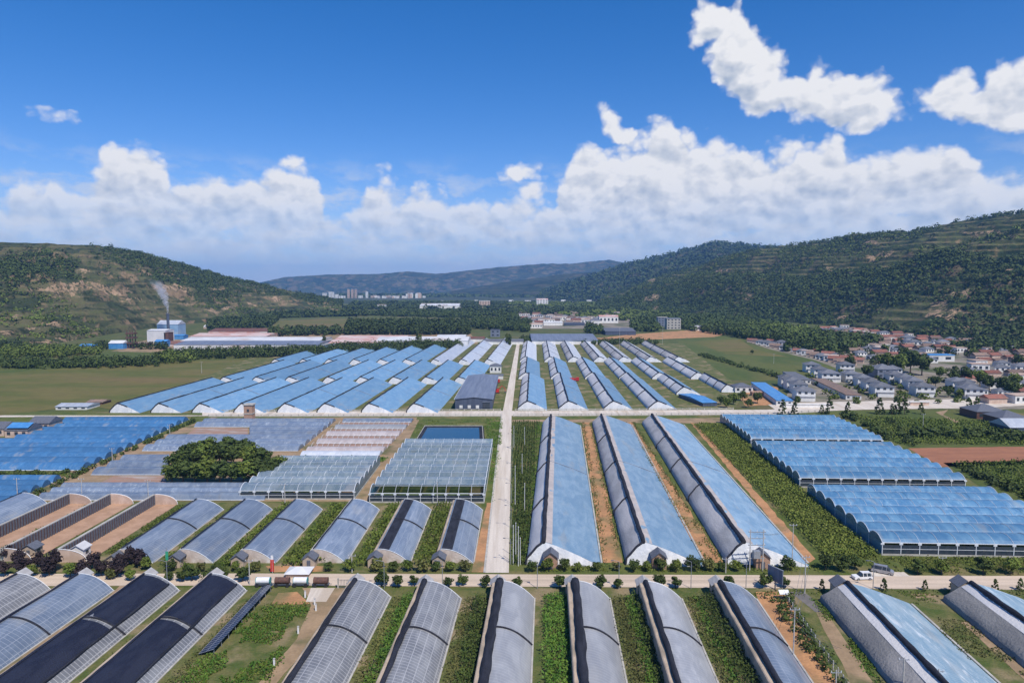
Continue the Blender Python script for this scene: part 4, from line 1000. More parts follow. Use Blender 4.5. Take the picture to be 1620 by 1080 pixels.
# bigger village trees
VT = [(1420,592,1.9),(1440,590,2.1),(1458,594,2.0),(1398,586,1.7),(1430,578,1.8),(1372,598,1.2),(1486,598,1.0),(1510,606,1.1),(1530,604,1.2),(1550,610,1.3),(1565,618,1.2),(1585,622,1.3),(1606,614,1.2),(1600,626,1.1),(1480,612,.9),(1400,560,1.2),
      (1345,580,1.1),(1275,552,1.3),(1290,556,1.5),(1300,558,1.4),(1312,552,1.3),(1262,548,1.3),(1250,543,1.2),(1320,545,1.3),(1335,552,1.1),(1375,540,1.2),(1500,560,1.0),(1540,566,1.1),(1610,580,1.2),(1500,628,.8),(1520,630,.7),(1262,640,.6),(1190,560,.5),
      (1160,640,.8),(1175,634,.7),(1198,638,.8),(1150,645,.7),(1185,645,.6),(1140,640,.6)]
for i, (x, y, s) in enumerate(VT):
    tree(f'big{i % 3}', 'village_tree', P(x, y), 'tall dark green broadleaf tree among the village houses' if y < 630 and x > 1240 else 'low green bushy tree at the edge of the village', 'tree', 'trees in the village' if y < 630 and x > 1240 else 'low trees at the village edge', s * .9)
for i, (x, y) in enumerate([(513,543),(665,541),(660,543),(806,541),(802,540)]):
    tree(f'poplar{i % 3}', 'poplar', P(x, y + 6), ['tall dark poplar before the long white factory shed', 'thick dark tree before the pinkish sheds', 'thinner tree beside the thick one before the pinkish sheds', 'dark tree left of the grey-roofed depot', 'second dark tree left of the grey-roofed depot'][i], 'tree', None, 1.1)

def band_pts(pts, n):
    """random ground points inside a quad given by four photo points"""
    a, b, c, d = [np.array(tuple(P(*p)))[:2] for p in pts]
    u = RNG.uniform(size=(n, 1)); v = RNG.uniform(size=(n, 1))
    return (a * (1-u) + b * u) * (1-v) + (d * (1-u) + c * u) * v
def area(pts):
    a, b, c, d = [np.array(tuple(P(*p)))[:2] for p in pts]; cr = lambda p, q: p[0]*q[1]-p[1]*q[0]
    return abs(cr(b-a, c-a)) / 2 + abs(cr(c-a, d-a)) / 2
def woods(name, quads, spacing, r, h, leaf, m, nq=46, lay=1, zf=None):
    """a far belt of trees that reads as one mass"""
    C, N, S = [], [], []
    for q in quads:
        n = max(2, int(area(q) / spacing ** 2)); pp = band_pts(q, n)
        for p in pp:
            s = RNG.uniform(.6, 1.15); z0 = zf(p) if zf else 0
            off, d = blob_pts(nq, 1); off *= RNG.uniform(.7, 1.1, size=(nq, 1))
            C.append(np.array([p[0], p[1], z0 + h * s * .55]) + off * np.array([r * s, r * s, h * s * .5]))
            N.append(d + RNG.normal(size=(nq, 3)) * .4 + np.array([0, 0, .3])); S.append(RNG.uniform(.6, 1.25, nq) * leaf)
    C = np.concatenate(C); C[:, 2] = np.maximum(C[:, 2], .1)
    return structure(name, quads_mesh(name, C, np.concatenate(N), np.concatenate(S), m), kind='stuff')
woods('tree_belt', [[(545,530),(745,530),(740,517),(550,517)]], 5.2, 3.4, 15, 1.0, M['leafdark'])
woods('tree_belt', [[(-150,585),(180,583),(260,573),(-150,575)], [(80,582),(250,580),(250,572),(90,575)]], 6, 3.5, 7, .6, M['leafdark'], 40)
woods('tree_belt', [[(-60,566),(110,566),(110,556),(-60,556)], [(90,564),(165,561),(150,556),(90,558)], [(240,576),(300,575),(310,563),(245,568)]], 6, 4, 9, .7, M['leaf'], 40)
woods('tree_belt', [[(250,571),(520,562),(515,555),(260,561)], [(400,566),(520,560),(740,549),(715,544),(520,551),(400,558)][:4], [(520,560),(730,551),(715,545),(520,552)]], 5, 3.4, 8, .6, M['leafdark'], 44)
woods('tree_belt', [[(148,553),(170,553),(168,548),(150,548)], [(210,553),(265,553),(265,550),(230,550)][:2] + [(265,551),(210,551)], [(0,556),(60,555),(60,549),(0,549)]], 6, 4, 8, .7, M['leafdark'], 44)
woods('tree_belt', [[(330,524),(425,518),(440,508),(330,510)], [(425,533),(540,530),(540,526),(425,528)]], 8, 5, 12, 1.2, M['leafdark'], 40)
woods('tree_belt', [[(1110,526),(1240,545),(1250,530),(1110,510)], [(1010,508),(1140,522),(1400,536),(1420,522),(1300,512),(1050,498)][:2] + [(1250,520),(1120,503)], [(1240,556),(1320,562),(1400,545),(1280,530)]], 8, 5.5, 13, 1.1, M['leafdark'], 44)
woods('tree_belt', [[(1180,530),(1290,548),(1300,530),(1190,516)]], 9, 5.5, 12, 1.1, M['leaf'], 44)
woods('tree_belt', [[(380,505),(560,500),(700,497),(400,493)], [(560,498),(800,500),(1000,494),(900,488)], [(540,490),(800,487),(800,480),(560,480)]], 16, 9, 11, 2.0, M['leafdark'], 28)
woods('tree_belt', [[(560,482),(950,484),(1000,480),(560,478)], [(800,490),(1020,494),(1060,486),(860,482)], [(880,500),(1060,512),(1100,502),(980,492)]], 19, 10, 9, 2.3, M['leaf'], 24)
woods('tree_belt', [[(745,520),(835,526),(840,512),(750,508)], [(790,508),(820,508),(815,496),(780,496)]], 7, 4.5, 12, 1.0, M['leafdark'], 40)
woods('tree_belt', [[(1500,556),(1800,566),(1800,550),(1560,542)]], 9, 6, 10, 1.1, M['leafdark'], 40)
woods('tree_belt', [[(820,540),(850,546),(860,540),(830,536)], [(920,546),(1040,545),(1040,541),(930,541)]], 6, 3, 6, .6, M['leafdark'], 40)
woods('village_greenery', [[(1480,618),(1640,636),(1800,600),(1500,585)], [(1400,560),(1640,570),(1640,552),(1420,538)], [(1290,565),(1400,580),(1420,560),(1300,535)]], 19, 4, 6, .7, M['leafdark'], 40)
woods('hedge', [[(1385,690),(1640,702),(1640,690),(1480,685)], [(1330,660),(1400,695),(1440,706),(1345,660)]], 4, 2.5, 4, .45, M['leafdark'], 40)
woods('hedge', [[(1188,703),(1272,703),(1266,700),(1190,700)], [(1500,738),(1640,800),(1640,790),(1510,735)], [(1395,655),(1440,708),(1446,706),(1402,655)]], 3, 1.8, 2.6, .35, M['leafdark'], 30)
woods('hedge', [[(1100,562),(1250,603),(1255,601),(1110,560)]], 4, 2.2, 3, .45, M['leafdark'], 30)
woods('hedge', [[(33,797),(310,667),(305,665),(20,797)]], 2.0, 1.1, 1.8, .24, M['leafdark'], 30)
woods('hedge', [[(1205,940),(1235,940),(1330,1090),(1312,1090)][0:1] + [(1243,938),(1345,1090),(1325,1090)]], 1.6, .9, 1.8, .16, M['leafdark'], 40)
woods('hedge', [[(-60,756),(125,752),(130,746),(-40,748)]], 3, 1.6, 1.5, .3, M['leafdark'], 30)
woods('tree_belt', [[(1000,524),(1045,526),(1040,508),(1000,508)], [(1078,522),(1100,524),(1110,514),(1080,510)], [(925,528),(955,530),(950,518),(930,518)], [(600,500),(760,504),(760,494),(600,493)]], 9, 5, 10, 1.1, M['leafdark'], 36)
woods('village_greenery', [[(1230,640),(1560,640),(1500,600),(1280,585)]], 13, 2.6, 3.6, .5, M['leaf'], 36)
# scrub on the hill sides
def scrub(name, key, n, r, leaf, m, tmin=.02, tmax=1.02, thresh=0.0, sc=300., nq=12, aspect=1.0, imin=0.0, imax=1.0):
    G = HILLS[key]; ns, nt, _ = G.shape; kmax = int((nt - 1) / 1.5)
    C, N, S = [], [], []; cnt = 0
    while cnt < n:
        i = RNG.integers(int(imin * ns), int(imax * ns) - 1); j = RNG.integers(int(tmin * kmax), int(min(tmax * kmax, nt - 2)))
        a = G[i, j] + (G[i + 1, j] - G[i, j]) * RNG.uniform() + (G[i, j + 1] - G[i, j]) * RNG.uniform()
        if noise.noise(Vector((a[0] / sc, a[1] / sc, 3.3))) + .5 * noise.noise(Vector((a[0] / sc * 4, a[1] / sc * 4, 3.3))) < thresh + random.uniform(-.2, .2): cnt += .25; continue
        if (((a[0]-OUTC[:,0])/OUTC[:,3])**2 + (.5*(a[1]-OUTC[:,1])/OUTC[:,3])**2 + ((a[2]-OUTC[:,2])/OUTC[:,4])**2 < 1).any() and random.random() < .85: cnt += .25; continue
        s = RNG.uniform(.5, 1.3) * r; off, d = blob_pts(nq, 1)
        C.append(a + np.array([0, 0, s * .5]) + off * np.array([s, s, s * aspect])); N.append(d + np.array([0, 0, .5]) + RNG.normal(size=(nq, 3)) * .4); S.append(RNG.uniform(.6, 1.2, nq) * leaf); cnt += 1
    structure(name, quads_mesh(name, np.concatenate(C), np.concatenate(N), np.concatenate(S), m), kind='stuff')
scrub('hillside_scrub', 'hills1', 7000, 3.6, 1.15, M['leafdark'], tmin=.38, thresh=.16, nq=12)
scrub('hillside_scrub', 'hills1', 5000, 4.2, 1.2, M['leafdark'], tmin=.5, thresh=-.1, nq=12)
scrub('hillside_scrub', 'hills1', 2600, 2.6, .9, M['leaf'], tmin=.0, tmax=.7, thresh=.1, nq=10)
scrub('hillside_scrub', 'hills1', 1500, 3.2, 1.1, M['leafdark'], tmin=.0, tmax=.45, thresh=.42, nq=12)
woods('tree_belt', [[(500,470),(900,471),(900,466),(540,466)]], 60, 30, 13, 6, M['leafdark'], 16)
scrub('hillside_scrub', 'hills2', 13000, 3.8, 1.15, M['leafdark'], thresh=.16, nq=12)
scrub('hillside_scrub', 'hills2', 7000, 5.4, 1.4, M['leafdark'], tmin=.0, tmax=.33, thresh=-.25, nq=14, imin=.1)
scrub('hillside_scrub', 'hills2', 5000, 4, 1.2, M['leaf'], tmin=.0, tmax=.9, thresh=.12, nq=10)
scrub('crest_trees', 'hills2', 320, 6.5, 1.6, M['leafdark'], tmin=.97, tmax=1.01, thresh=-.1, nq=26, sc=150)
scrub('hillside_scrub', 'hills3', 4500, 13, 4.5, M['leafdark'], thresh=-.05, nq=9)

# crops
def crop(name, quad, dens, h, size, m, rows=0.0, vx=823, bushy=0):
    n = int(area(quad) * dens * 1.7); n = min(n, 60000); size = size * .72
    if quad[0][1] >= 1090: n = int(n * 1.7); size *= .78
    p = band_pts(quad, n) + RNG.normal(size=(n, 2)) * .45
    if name.split('_')[0] in ('weed', 'verge', 'meadow'):
        k = np.array([noise.noise(Vector((q[0] * .13, q[1] * .13, 7))) + .5 * noise.noise(Vector((q[0] * .5, q[1] * .5, 2))) > (-.05 if name == 'weed_plot' else -.25) for q in p]); p = p[k]; n = len(p)
    if rows:
        th = heading(vx); nx, ny = math.cos(th), math.sin(th); s = p @ np.array([nx, ny]); s2 = np.round(s / rows) * rows + RNG.normal(size=n) * rows * .16
        p = p + (s2 - s)[:, None] * np.array([nx, ny])
    hh = np.array([h * (.75 + .5 * noise.noise(Vector((q[0] * .25, q[1] * .25, 0)))) for q in p])
    z = RNG.uniform(.1, 1, n) ** .7 * hh
    N = RNG.normal(size=(n, 3)) * np.array([1, 1, .6]) + np.array([.0, -.1, .5 + bushy])
    return structure(name, quads_mesh(name, np.column_stack([p, z]), N, RNG.uniform(.6, 1.3, n) * size, m), kind='stuff')
def stripC(x0, x1, y0, y1, vx=823): # strip between two rows, edges running to the vanishing point
    f = lambda x: vx + (x - vx) * (y1 - 452) / (y0 - 452); return [(x0, y0), (x1, y0), (f(x1), y1), (f(x0), y1)]
for x0, x1 in ((255,288),(345,378),(446,482),(560,594),(656,688)):
    crop('maize_strip', stripC(x0, x1, 896, 800), 8, 1.9, .26, M['leaf'], .9)
crop('maize_strip', stripC(500, 512, 892, 808), 8, 1.9, .24, M['maize'], .9)
for x0, x1 in ((165,200),(80,112),(-10,22)): crop('weed_strip', stripC(x0, x1, 876, 800), 8, .9, .2, M['leaf'], 0)
crop('maize_strip', [(814,893),(832,893),(851,668),(812,668)], 5, 1.6, .26, M['leafdark'], 1.1, 850)
crop('weed_strip', [(826,893),(838,893),(856,668),(848,668)], 5, .7, .2, M['leafbright'], 0)
crop('maize_strip', [(1310,885),(1388,882),(1148,672),(1098,672)], 9, 2.0, .23, M['maize'], 1.0, 884)
crop('maize_strip', [(1378,900),(1395,885),(1170,700),(1160,700)], 3, .6, .22, M['maize'], 1.0, 884)
crop('orchard_strip', [(1420,703),(1640,705),(1640,672),(1350,658)], 1.2, 1.8, .36, M['leaf'], 1.6, 900)
crop('orchard_strip', [(1510,735),(1640,800),(1700,800),(1640,728)], 2, 2.0, .34, M['leaf'], 1.6, 900)
crop('meadow_grass', [(1400,905),(1640,908),(1640,882),(1400,882)], 7, .6, .18, M['maize'])
near_st = [(268,300,'leafolive',.9,7),(566,600,'leafbright',1.9,9),(690,722,'leaf',2.1,9),(722,752,'leafdark',2.6,8),(0,0,'',0,0),(852,905,'leafbright',2.0,9)]
def stripN(x0, x1, y0=1100, y1=946, vx=866): 
    f = lambda x, y: vx + (x - vx) * (y - 452) / (y1 - 452); return [(f(x0, y0), y0), (f(x1, y0), y0), (x1, y1), (x0, y1)]
for x0, x1, mk, hh, dn in ((288,320,'leafolive',.7,8),(186,218,'leafolive',.5,6),(84,114,'leafolive',.5,5),(394,402,'leafolive',.5,5),(640,664,'leafbright',1.9,9),(752,782,'leafdark',2.4,9),(862,905,'leafbright',2.0,9),(1002,1020,'leafdark',2.5,8),(970,990,'leafolive',1.0,7),(990,1003,'leafbright',1.3,8),
                           (1085,1100,'leafolive',.9,7),(1096,1106,'leafbright',1.1,7),(1106,1136,'leafdark',2.5,8),(736,750,'leafolive',.5,5),(624,640,'leafolive',.5,5)):
    crop('shrub_strip', stripN(x0, x1, vx=866 if x0 < 1000 else 872), dn, hh, .23, M[mk], 0, bushy=.4)
crop('weed_plot', [(270,1095),(415,1095),(490,962),(385,962)], 6, .7, .22, M['leafbright'])
crop('weed_plot', [(270,1095),(415,1095),(490,955),(395,955)], 3, .6, .22, M['maize'])
crop('weed_plot', stripN(1282, 1294, vx=884), 6, .5, .2, M['leaf'])
crop('weed_plot', [(1390,1090),(1425,1090),(1300,945),(1278,940)], 7, .4, .18, M['leafbright'])
crop('weed_plot', [(1510,1090),(1640,1090),(1640,1040),(1480,955)], 4, .5, .2, M['leafolive'])
crop('weed_plot', [(1370,940),(1490,940),(1490,970),(1400,948)], 5, .4, .18, M['leaf'])
for q in ([(955,890),(962,890),(924,668),(921,668)], [(978,890),(987,890),(936,668),(933,668)], [(1134,890),(1146,890),(1003,668),(999,668)], [(1118,890),(1126,890),(991,668),(988,668)]): crop('weed_strip', q, 3, .6, .22, M['leafolive'])
crop('verge_grass', [(778,795),(792,700),(794,662),(768,662)], 3, .4, .2, M['leafbright'])
crop('verge_grass', [(655,714),(790,714),(794,664),(660,664)], .6, .3, .25, M['leaf'])
crop('verge_grass', [(830,904),(1300,904),(1300,893),(830,893)], 5, .5, .18, M['maize'])
crop('verge_grass', [(1135,941),(1640,944),(1640,935),(1235,935)], 5, .4, .17, M['leaf'])
crop('green_strip', [(455,731),(605,731),(612,724),(465,724)], 8, 1.0, .25, M['leafbright'], .8, 0)
crop('green_strip', [(-60,756),(120,756),(135,748),(-40,748)], 3, .8, .25, M['leaf'])

# ------------------------------------------------------------------ buildings
def hip_house(name, loc, rz, w, d, h, rh, wallm, roofm, label, group=None, cat='house', wins=0, o=.6, storeys=1, hip=True, door=False):
    hip = hip and rh > 0
    t = thing(name, loc, rz, label, cat, group)
    MB().box(0, w, 0, d, -.3, h).build('wall', M[wallm], t)
    e = min(w, d) * .5 if hip else 0
    if hip:
        v = [(-o, -o, h), (w + o, -o, h), (w + o, d + o, h), (-o, d + o, h)]
        if w >= d: v += [(e, d / 2, h + rh), (w - e, d / 2, h + rh)]; f = [(0,1,5,4), (1,2,5), (2,3,4,5), (3,0,4), (3,2,1,0)]
        else: v += [(w / 2, e, h + rh), (w / 2, d - e, h + rh)]; f = [(0,1,4), (1,2,5,4), (2,3,5), (3,0,4,5), (3,2,1,0)]
        MB().add(v, f).build('roof', M[roofm], t)
    elif rh > 0:
        MB().prismx([(-o, h), (d / 2, h + rh), (d + o, h), (d + o, h + .2), (d / 2, h + rh + .2), (-o, h + .2)][:3] , -o, w + o, closed=True, caps=True).build('roof', M[roofm], t)
    else:
        MB().box(-.3, w + .3, -.3, d + .3, h, h + .5).build('roof', M[roofm], t)
    for s in range(storeys):
        for k in range(wins):
            x = w * (k + .5) / wins; z = h * (s + .35) / storeys; hh = h / storeys * .42
            MB().box(x - w / wins * .22, x + w / wins * .22, -.08, .02, z, z + hh).build('window', M['glass'], t)
    if door: MB().box(w * .45, w * .55, -.1, .02, 0, min(2.3, h * .7)).build('door', M['rust'], t)
    return t
def bld(label, xl, xr_, yb, hp, dep, wallm, roofm, rh=1.5, name='shed', cat='building', hip=False, wins=0, storeys=1, group=None, rz=0, o=.4):
    """a building whose front foot runs between two ground points; hp = its height in photo pixels"""
    a, b = P(xl, yb), P(xr_, yb); s = scale_at(yb)
    return hip_house(name, a, rz, (b - a).length, dep, hp / s, rh, wallm, roofm, label, group, cat, wins, o, storeys, hip)
# grey warehouse beside the main road
def warehouse():
    a, b = P(720, 648), P(779, 648); w = (b - a).length; L = P(779, 607).y - a.y; h = 6.0; th = heading(822)
    t = thing('warehouse', a, th, 'long grey steel warehouse with dark blue-grey front beside the main road', 'warehouse')
    MB().prism([(0, 0), (0, h), (w / 2, h + 1.1), (w, h), (w, 0)], 0, L).build('wall', M['darkmetal'], t)
    for s in (0, 1):
        x0, x1 = (-.5, w / 2) if s == 0 else (w / 2, w + .5); z0, z1 = (h + .02, h + 1.2) if s == 0 else (h + 1.2, h + .02)
        MB().prism([(x0, z0), (x1, z1), (x1, z1 + .12), (x0, z0 + .12)], -.5, L + .5).build('roof_panel', M['greymetal'], t)
    for k, x in enumerate((.16, .38, .60)): MB().box(w * x - .9, w * x + .9, -.12, .02, .9, 2.6).build('window', M['white'], t)
    MB().box(w * .74, w * .93, -.12, .02, 0, 4.4).build('door', M['glass'], t)
    MB().box(w * .74 - .2, w * .93 + .2, -.35, -.1, 4.4, 4.7).build('canopy', M['greymetal'], t)
    mb = MB().box(-.6, -.35, -.5, L + .5, h - .15, h + .15); mb.build('gutter', M['steelwhite'], t)
warehouse()
bld('small white house with dark roof behind the grey warehouse', 775, 793, 590, 11, 8, 'white', 'slate', 2, 'house', 'house', True, 3)
bld('white single-storey annex beside the small white house by the main road', 777, 796, 600, 6, 6, 'white', 'greyroof', 0, 'annex')
# tower hut on the upper road
t = thing('brick_tower', P(386, 665), 0, 'small pinkish brick tower standing against the railing of the upper road', 'tower')
MB().box(0, 4.4, 0, 4, 0, 8.0).build('wall', M['brick'], t); MB().box(-.4, 4.8, -.4, 4.4, 8.0, 8.5).build('roof', M['conc2'], t); MB().box(1.6, 2.8, -.08, .02, 4.5, 6).build('window', M['glass'], t); MB().box(-.2, 4.6, -.25, 4.2, 3.4, 3.8).build('ledge', M['conc2'], t)
# left edge houses
for i, (x0, x1, y, l) in enumerate([(-28, 6, 690, 'dark-roofed house cut off by the left edge'), (8, 44, 692, 'dark-roofed pinkish house with a solar panel roof at the left edge'), (46, 78, 681, 'dark-roofed house nearest the blue tunnels at the left edge')]):
    t = bld(l, x0, x1, y, 12, 10, 'cream', 'slate', 2.6, 'house', 'house', False, 3, 1, 'dark-roofed houses at the left edge')
    if i == 1: MB().add([(1, -.3, 4.6), (11, -.3, 4.6), (11, 4, 6.4), (1, 4, 6.4)], [(0, 1, 2, 3)]).build('solar_panel', M['blueroof'], t)
bld('long low shed with pale blue metal roof left of the far greenhouses', 88, 138, 648, 5, 12, 'white', 'silver_film', 1.2, 'long_shed', wins=4)
bld('brown low shed beside the pale blue roof', 137, 162, 640, 4, 9, 'rust', 'brownroof', 1, 'shed')
# --- factory
F = 'factory sheds'
bld('long white factory shed with grey band, nearest the far greenhouses', 275, 503, 554, 9, 55, 'shed', 'greymetal', 2.0, 'factory_shed', group=F)
bld('long white shed roof behind the first one', 285, 505, 545, 6, 60, 'shed', 'shed', 2.5, 'factory_shed', group=F)
bld('dull red-roofed long shed at the back of the factory', 330, 440, 530, 6, 50, 'pinkshed', 'redroof', 3, 'factory_shed', group=F)
bld('pinkish shed with rusty roof in the middle of the factory', 300, 420, 537, 5, 60, 'cream', 'pinkshed', 2.5, 'factory_shed', group=F)
bld('red-roofed shed left of the long white shed', 252, 305, 548, 4, 40, 'pinkshed', 'redroof', 2, 'factory_shed', group=F)
bld('pale shed right behind the tall poplar', 519, 600, 550, 7, 50, 'shed', 'pinkshed', 2.5, 'factory_shed', group=F)
bld('rust-streaked pinkish shed in the right half of the factory', 530, 640, 544, 7, 60, 'pinkshed', 'pinkshed', 3, 'factory_shed', group=F)
bld('very long pale shed in the right half of the factory', 595, 740, 548, 9, 55, 'shed', 'shed', 3, 'factory_shed', group=F)
bld('white shed at the right end behind the silver greenhouses', 690, 735, 543, 9, 50, 'shed', 'shed', 2, 'factory_shed', group=F)
bld('rust red roofed barn at the right end of the factory', 733, 766, 541, 5, 16, 'white', 'redroof', 2.5, 'barn', group=F)
bld('low grey-roofed building beside the rust red barn', 766, 828, 545, 5, 18, 'white', 'greyroof', 2.5, 'shed', group=F)
bld('small pale tower block above the low grey-roofed building', 776, 791, 533, 11, 10, 'greymetal', 'slate', 0, 'block', wins=2, storeys=2)
bld('big pale windowless box hall of the factory', 233, 262, 543, 20, 22, 'shed', 'shed', 1.5, 'box_hall', group=F)
bld('dark brown tank house leaning on the pale box hall', 260, 267, 543, 17, 12, 'rust', 'rust', .5, 'tank_house', group=F)
bld('small blue steel hall in front of the pale box hall', 245, 263, 549, 9, 10, 'blueroof', 'blueroof', 2, 'blue_hall', group=F)
bld('tall blue boiler house with rounded pale blue top', 249, 282, 535, 22, 22, 'paleblue', 'silver_film', 5, 'boiler_house', group=F)
bld('blue low shed right of the boiler house', 272, 290, 537, 6, 14, 'blueroof', 'blueroof', 1.5, 'blue_hall', group=F)
bld('blue and white shed at the left end of the factory', 172, 195, 552, 9, 12, 'blueroof', 'shed', 3, 'shed', group=F)
bld('blue-grey roofed shed left of the factory behind the trees', 125, 148, 552, 5, 12, 'greymetal', 'blueroof', 2, 'shed', group=F)
bld('pale thin-roofed lean-to on the slope behind the factory', 322, 358, 520, 3, 14, 'cream', 'shed', 3, 'shed', group=F)
bld('open rusty frame building at the left of the factory', 205, 232, 549, 6, 14, 'rust', 'brownroof', 1, 'frame_building', group=F, wins=5)
t = thing('conveyor_tower', P(201, 551), 0, 'dark rusty conveyor tower with ladders at the left end of the factory', 'tower')
mb = MB()
for x in (0, 6):
    for y in (0, 6): mb.box(x, x + .8, y, y + .8, 0, 20)
mb.build('legs', M['rust'], t)
for z in (5, 11, 16): MB().box(-1, 8, -1, 8, z, z + 1.6).build('platform', M['rust'], t)
t = thing('chimney', P(267, 538), 0, 'slim steel chimney of the boiler house giving off white smoke', 'chimney')
MB().tube([(0, 0, 0), (0, 0, 34)], [2.0, 1.6], 12).build('stack', M['darkmetal'], t); MB().tube([(0, 0, 33.5), (0, 0, 35)], [2.1, 2.1], 12).build('rim', M['slate'], t)
def smoke():
    m = bpy.data.materials.new('white_smoke'); m.use_nodes = True; g = NT(m.node_tree); m.node_tree.nodes.clear()
    out = g.add('ShaderNodeOutputMaterial'); v = g.add('ShaderNodeVolumePrincipled'); v.inputs['Color'].default_value = (.95, .96, 1, 1); v.inputs['Anisotropy'].default_value = .1
    co = g.add('ShaderNodeTexCoord').outputs['Object']; z = g.sep(co)[2]
    x, y = g.sep(co)[:2]; n = g.noise(co, .16, 5, .7, .8)
    ax = g.m('ADD', x, g.m('DIVIDE', g.m('MULTIPLY', z, z), 120.0)); rr = g.m('ADD', g.m('MULTIPLY', z, .25), 1.6)
    rd = g.m('DIVIDE', g.m('SQRT', g.m('ADD', g.m('MULTIPLY', ax, ax), g.m('MULTIPLY', y, y))), rr)
    d = g.m('MULTIPLY', g.ramp(g.m('SUBTRACT', n, g.m('MULTIPLY', g.m('SUBTRACT', rd, .5), .35)), .42, .62), g.m('SUBTRACT', 1.0, g.ramp(z, 8, 44)))
    g.l.new(g.m('MULTIPLY', d, .6), v.inputs['Density']); g.l.new(v.outputs[0], out.inputs['Volume'])
    pts = [(0, 0, 0), (-1, 0, 6), (-3, 1, 14), (-8, 2, 26), (-16, 4, 42), (-28, 7, 58)]; a = P(267, 538)
    mb = MB().tube(pts, [2, 5, 8, 12, 17, 22], 14)
    o = mb.build('chimney_smoke', m); o.location = (a.x, a.y, 35.2); tag(o, 'white smoke drifting up and left from the factory chimney', 'smoke')
smoke()
# --- middle distance
bld('wide depot with dark grey roof and white wall behind the far greenhouses', 842, 945, 545, 7, 110, 'white', 'greymetal', 4, 'depot', 'depot', False, 0, 1, None, 0, 1)
bld('dark steel hall right of the wide depot', 958, 1006, 530, 6, 70, 'darkmetal', 'slate', 3, 'steel_hall', 'hall', False)
bld('left grey unfinished flats above the orange earth', 1041, 1056, 517, 15, 14, 'greymetal', 'conc2', 0, 'block_of_flats', 'flats', wins=3, storeys=4, group='grey flats')
bld('right grey flats with pale side above the orange earth', 1055, 1077, 521, 17, 16, 'conc2', 'greymetal', 0, 'block_of_flats', 'flats', wins=4, storeys=4, group='grey flats')
bld('small white flat-roofed building on the cleared earth', 1096, 1121, 523, 7, 14, 'white', 'shed', 0, 'flat_roofed_building', wins=4)
bld('white hall with faded pink roof in the middle distance', 948, 978, 511, 10, 18, 'white', 'pinkshed', 3, 'hall', 'hall', False, 5)
bld('white concrete plant building left of the pink-roofed hall', 935, 950, 514, 7, 12, 'white', 'greyroof', 2, 'hall', 'hall')
bld('long white building with windows at the near edge of the town', 830, 858, 519, 6, 14, 'white', 'cream', 2, 'long_house', wins=7)
bld('white shed roof beside the town edge', 860, 890, 515, 5, 16, 'white', 'shed', 2, 'shed')
bld('dark green-grey walled compound right of the white shed', 893, 925, 515, 4, 20, 'darkmetal', 'slate', 1, 'shed')
bld('white apartment building standing alone in the far valley', 597, 609, 489, 7, 24, 'white', 'cream', 0, 'apartment_building', 'flats', wins=3, storeys=4)
bld('long white distant shed in the far valley', 664, 726, 488, 4.5, 90, 'white', 'shed', 6, 'long_shed')
bld('pale apartment block among trees in the far valley', 758, 775, 487, 11, 26, 'cream', 'white', 0, 'apartment_building', 'flats', wins=4, storeys=5)
bld('orange-topped white apartment block far right of the town', 849, 867, 484, 10, 30, 'white', 'pinkshed', 4, 'apartment_building', 'flats', wins=4, storeys=5)
FT = [(551,3,14,'leftmost pink tower block of the trio'),(557,3,14,'middle pink tower block of the trio'),(562.5,3,14,'rightmost pink tower block of the trio'),(580,3,10.5,'lone slim white tower block'),(522,4,10,'tall white tower block beside the hill spur'),(526,3,9.5,'slim white tower beside the hill spur'),(532,5,6,'low white block beside the hill spur'),(541,9,3.5,'long low white block left of the trio'),(513,6,8,'pale block peeking over the hill spur'),(570,6,4,'low white block right of the trio')]
for i, (x, w, h, l) in enumerate(FT):
    bld('far-off ' + l, x - w / 2, x + w / 2, 471.5, h, 20, 'cream' if 'pink' in l else 'white', 'white', 0, 'tower_block', 'tower block', wins=2, storeys=5, group='distant tower blocks')
for i in range(34):
    x = random.uniform(585, 672); h = random.uniform(2, 4) + (4 if 640 < x < 663 else 0)
    bld('tiny pale apartment block in the distant town' if i % 3 else 'tiny pinkish apartment block in the distant town', x, x + random.uniform(2, 5), random.uniform(470.5, 472), h, 25, 'white' if i % 3 else 'cream', 'cream' if i % 2 else 'white', 0, 'apartment_block', 'flats', group='white blocks of the distant town' if i % 3 else 'pinkish blocks of the distant town')
for i in range(26):
    x = random.uniform(690, 935)
    bld('tiny white house strung along the foot of the far hills', x, x + random.uniform(3, 8), random.uniform(477, 483), random.uniform(1.5, 2.6), 18, 'white', 'white', 1.5, 'far_house', 'house', group='tiny white houses in the far valley')
def copyhouses(defs, where, label, group, name='village_house', cat='house'):
    protos = {}
    for (x, y, key, s, rz) in defs:
        if key not in protos:
            w, d, h, rh, wm, rm, hip, wn = KH[key]
            t = hip_house(name, (0, 0, 0), 0, w, d, h, rh, wm, rm, 'x', None, cat, wn, .6, 1, hip); protos[key] = t
        else: t = copy_tree(protos[key])
        p = P(x, y); t.location = p; t.scale = (s, s, s); t.rotation_euler = (0, 0, rz)
        t['label'] = label[key]; t['group'] = group + ' ' + key
KH = {'red-roofed': (13, 8, 3.4, 2.2, 'cream', 'redroof', False, 0), 'brown-roofed': (12, 8, 3.2, 2.2, 'cream', 'brownroof', False, 0), 'grey-roofed': (12, 9, 4.0, 2.2, 'white', 'greyroof', True, 3), 'white flat-roofed': (12, 9, 5.2, 0, 'white', 'cream', False, 3)}
KK = list(KH)
lab = {k: f'small {k} house in the dense village below the right hill' for k in KK}
defs = []
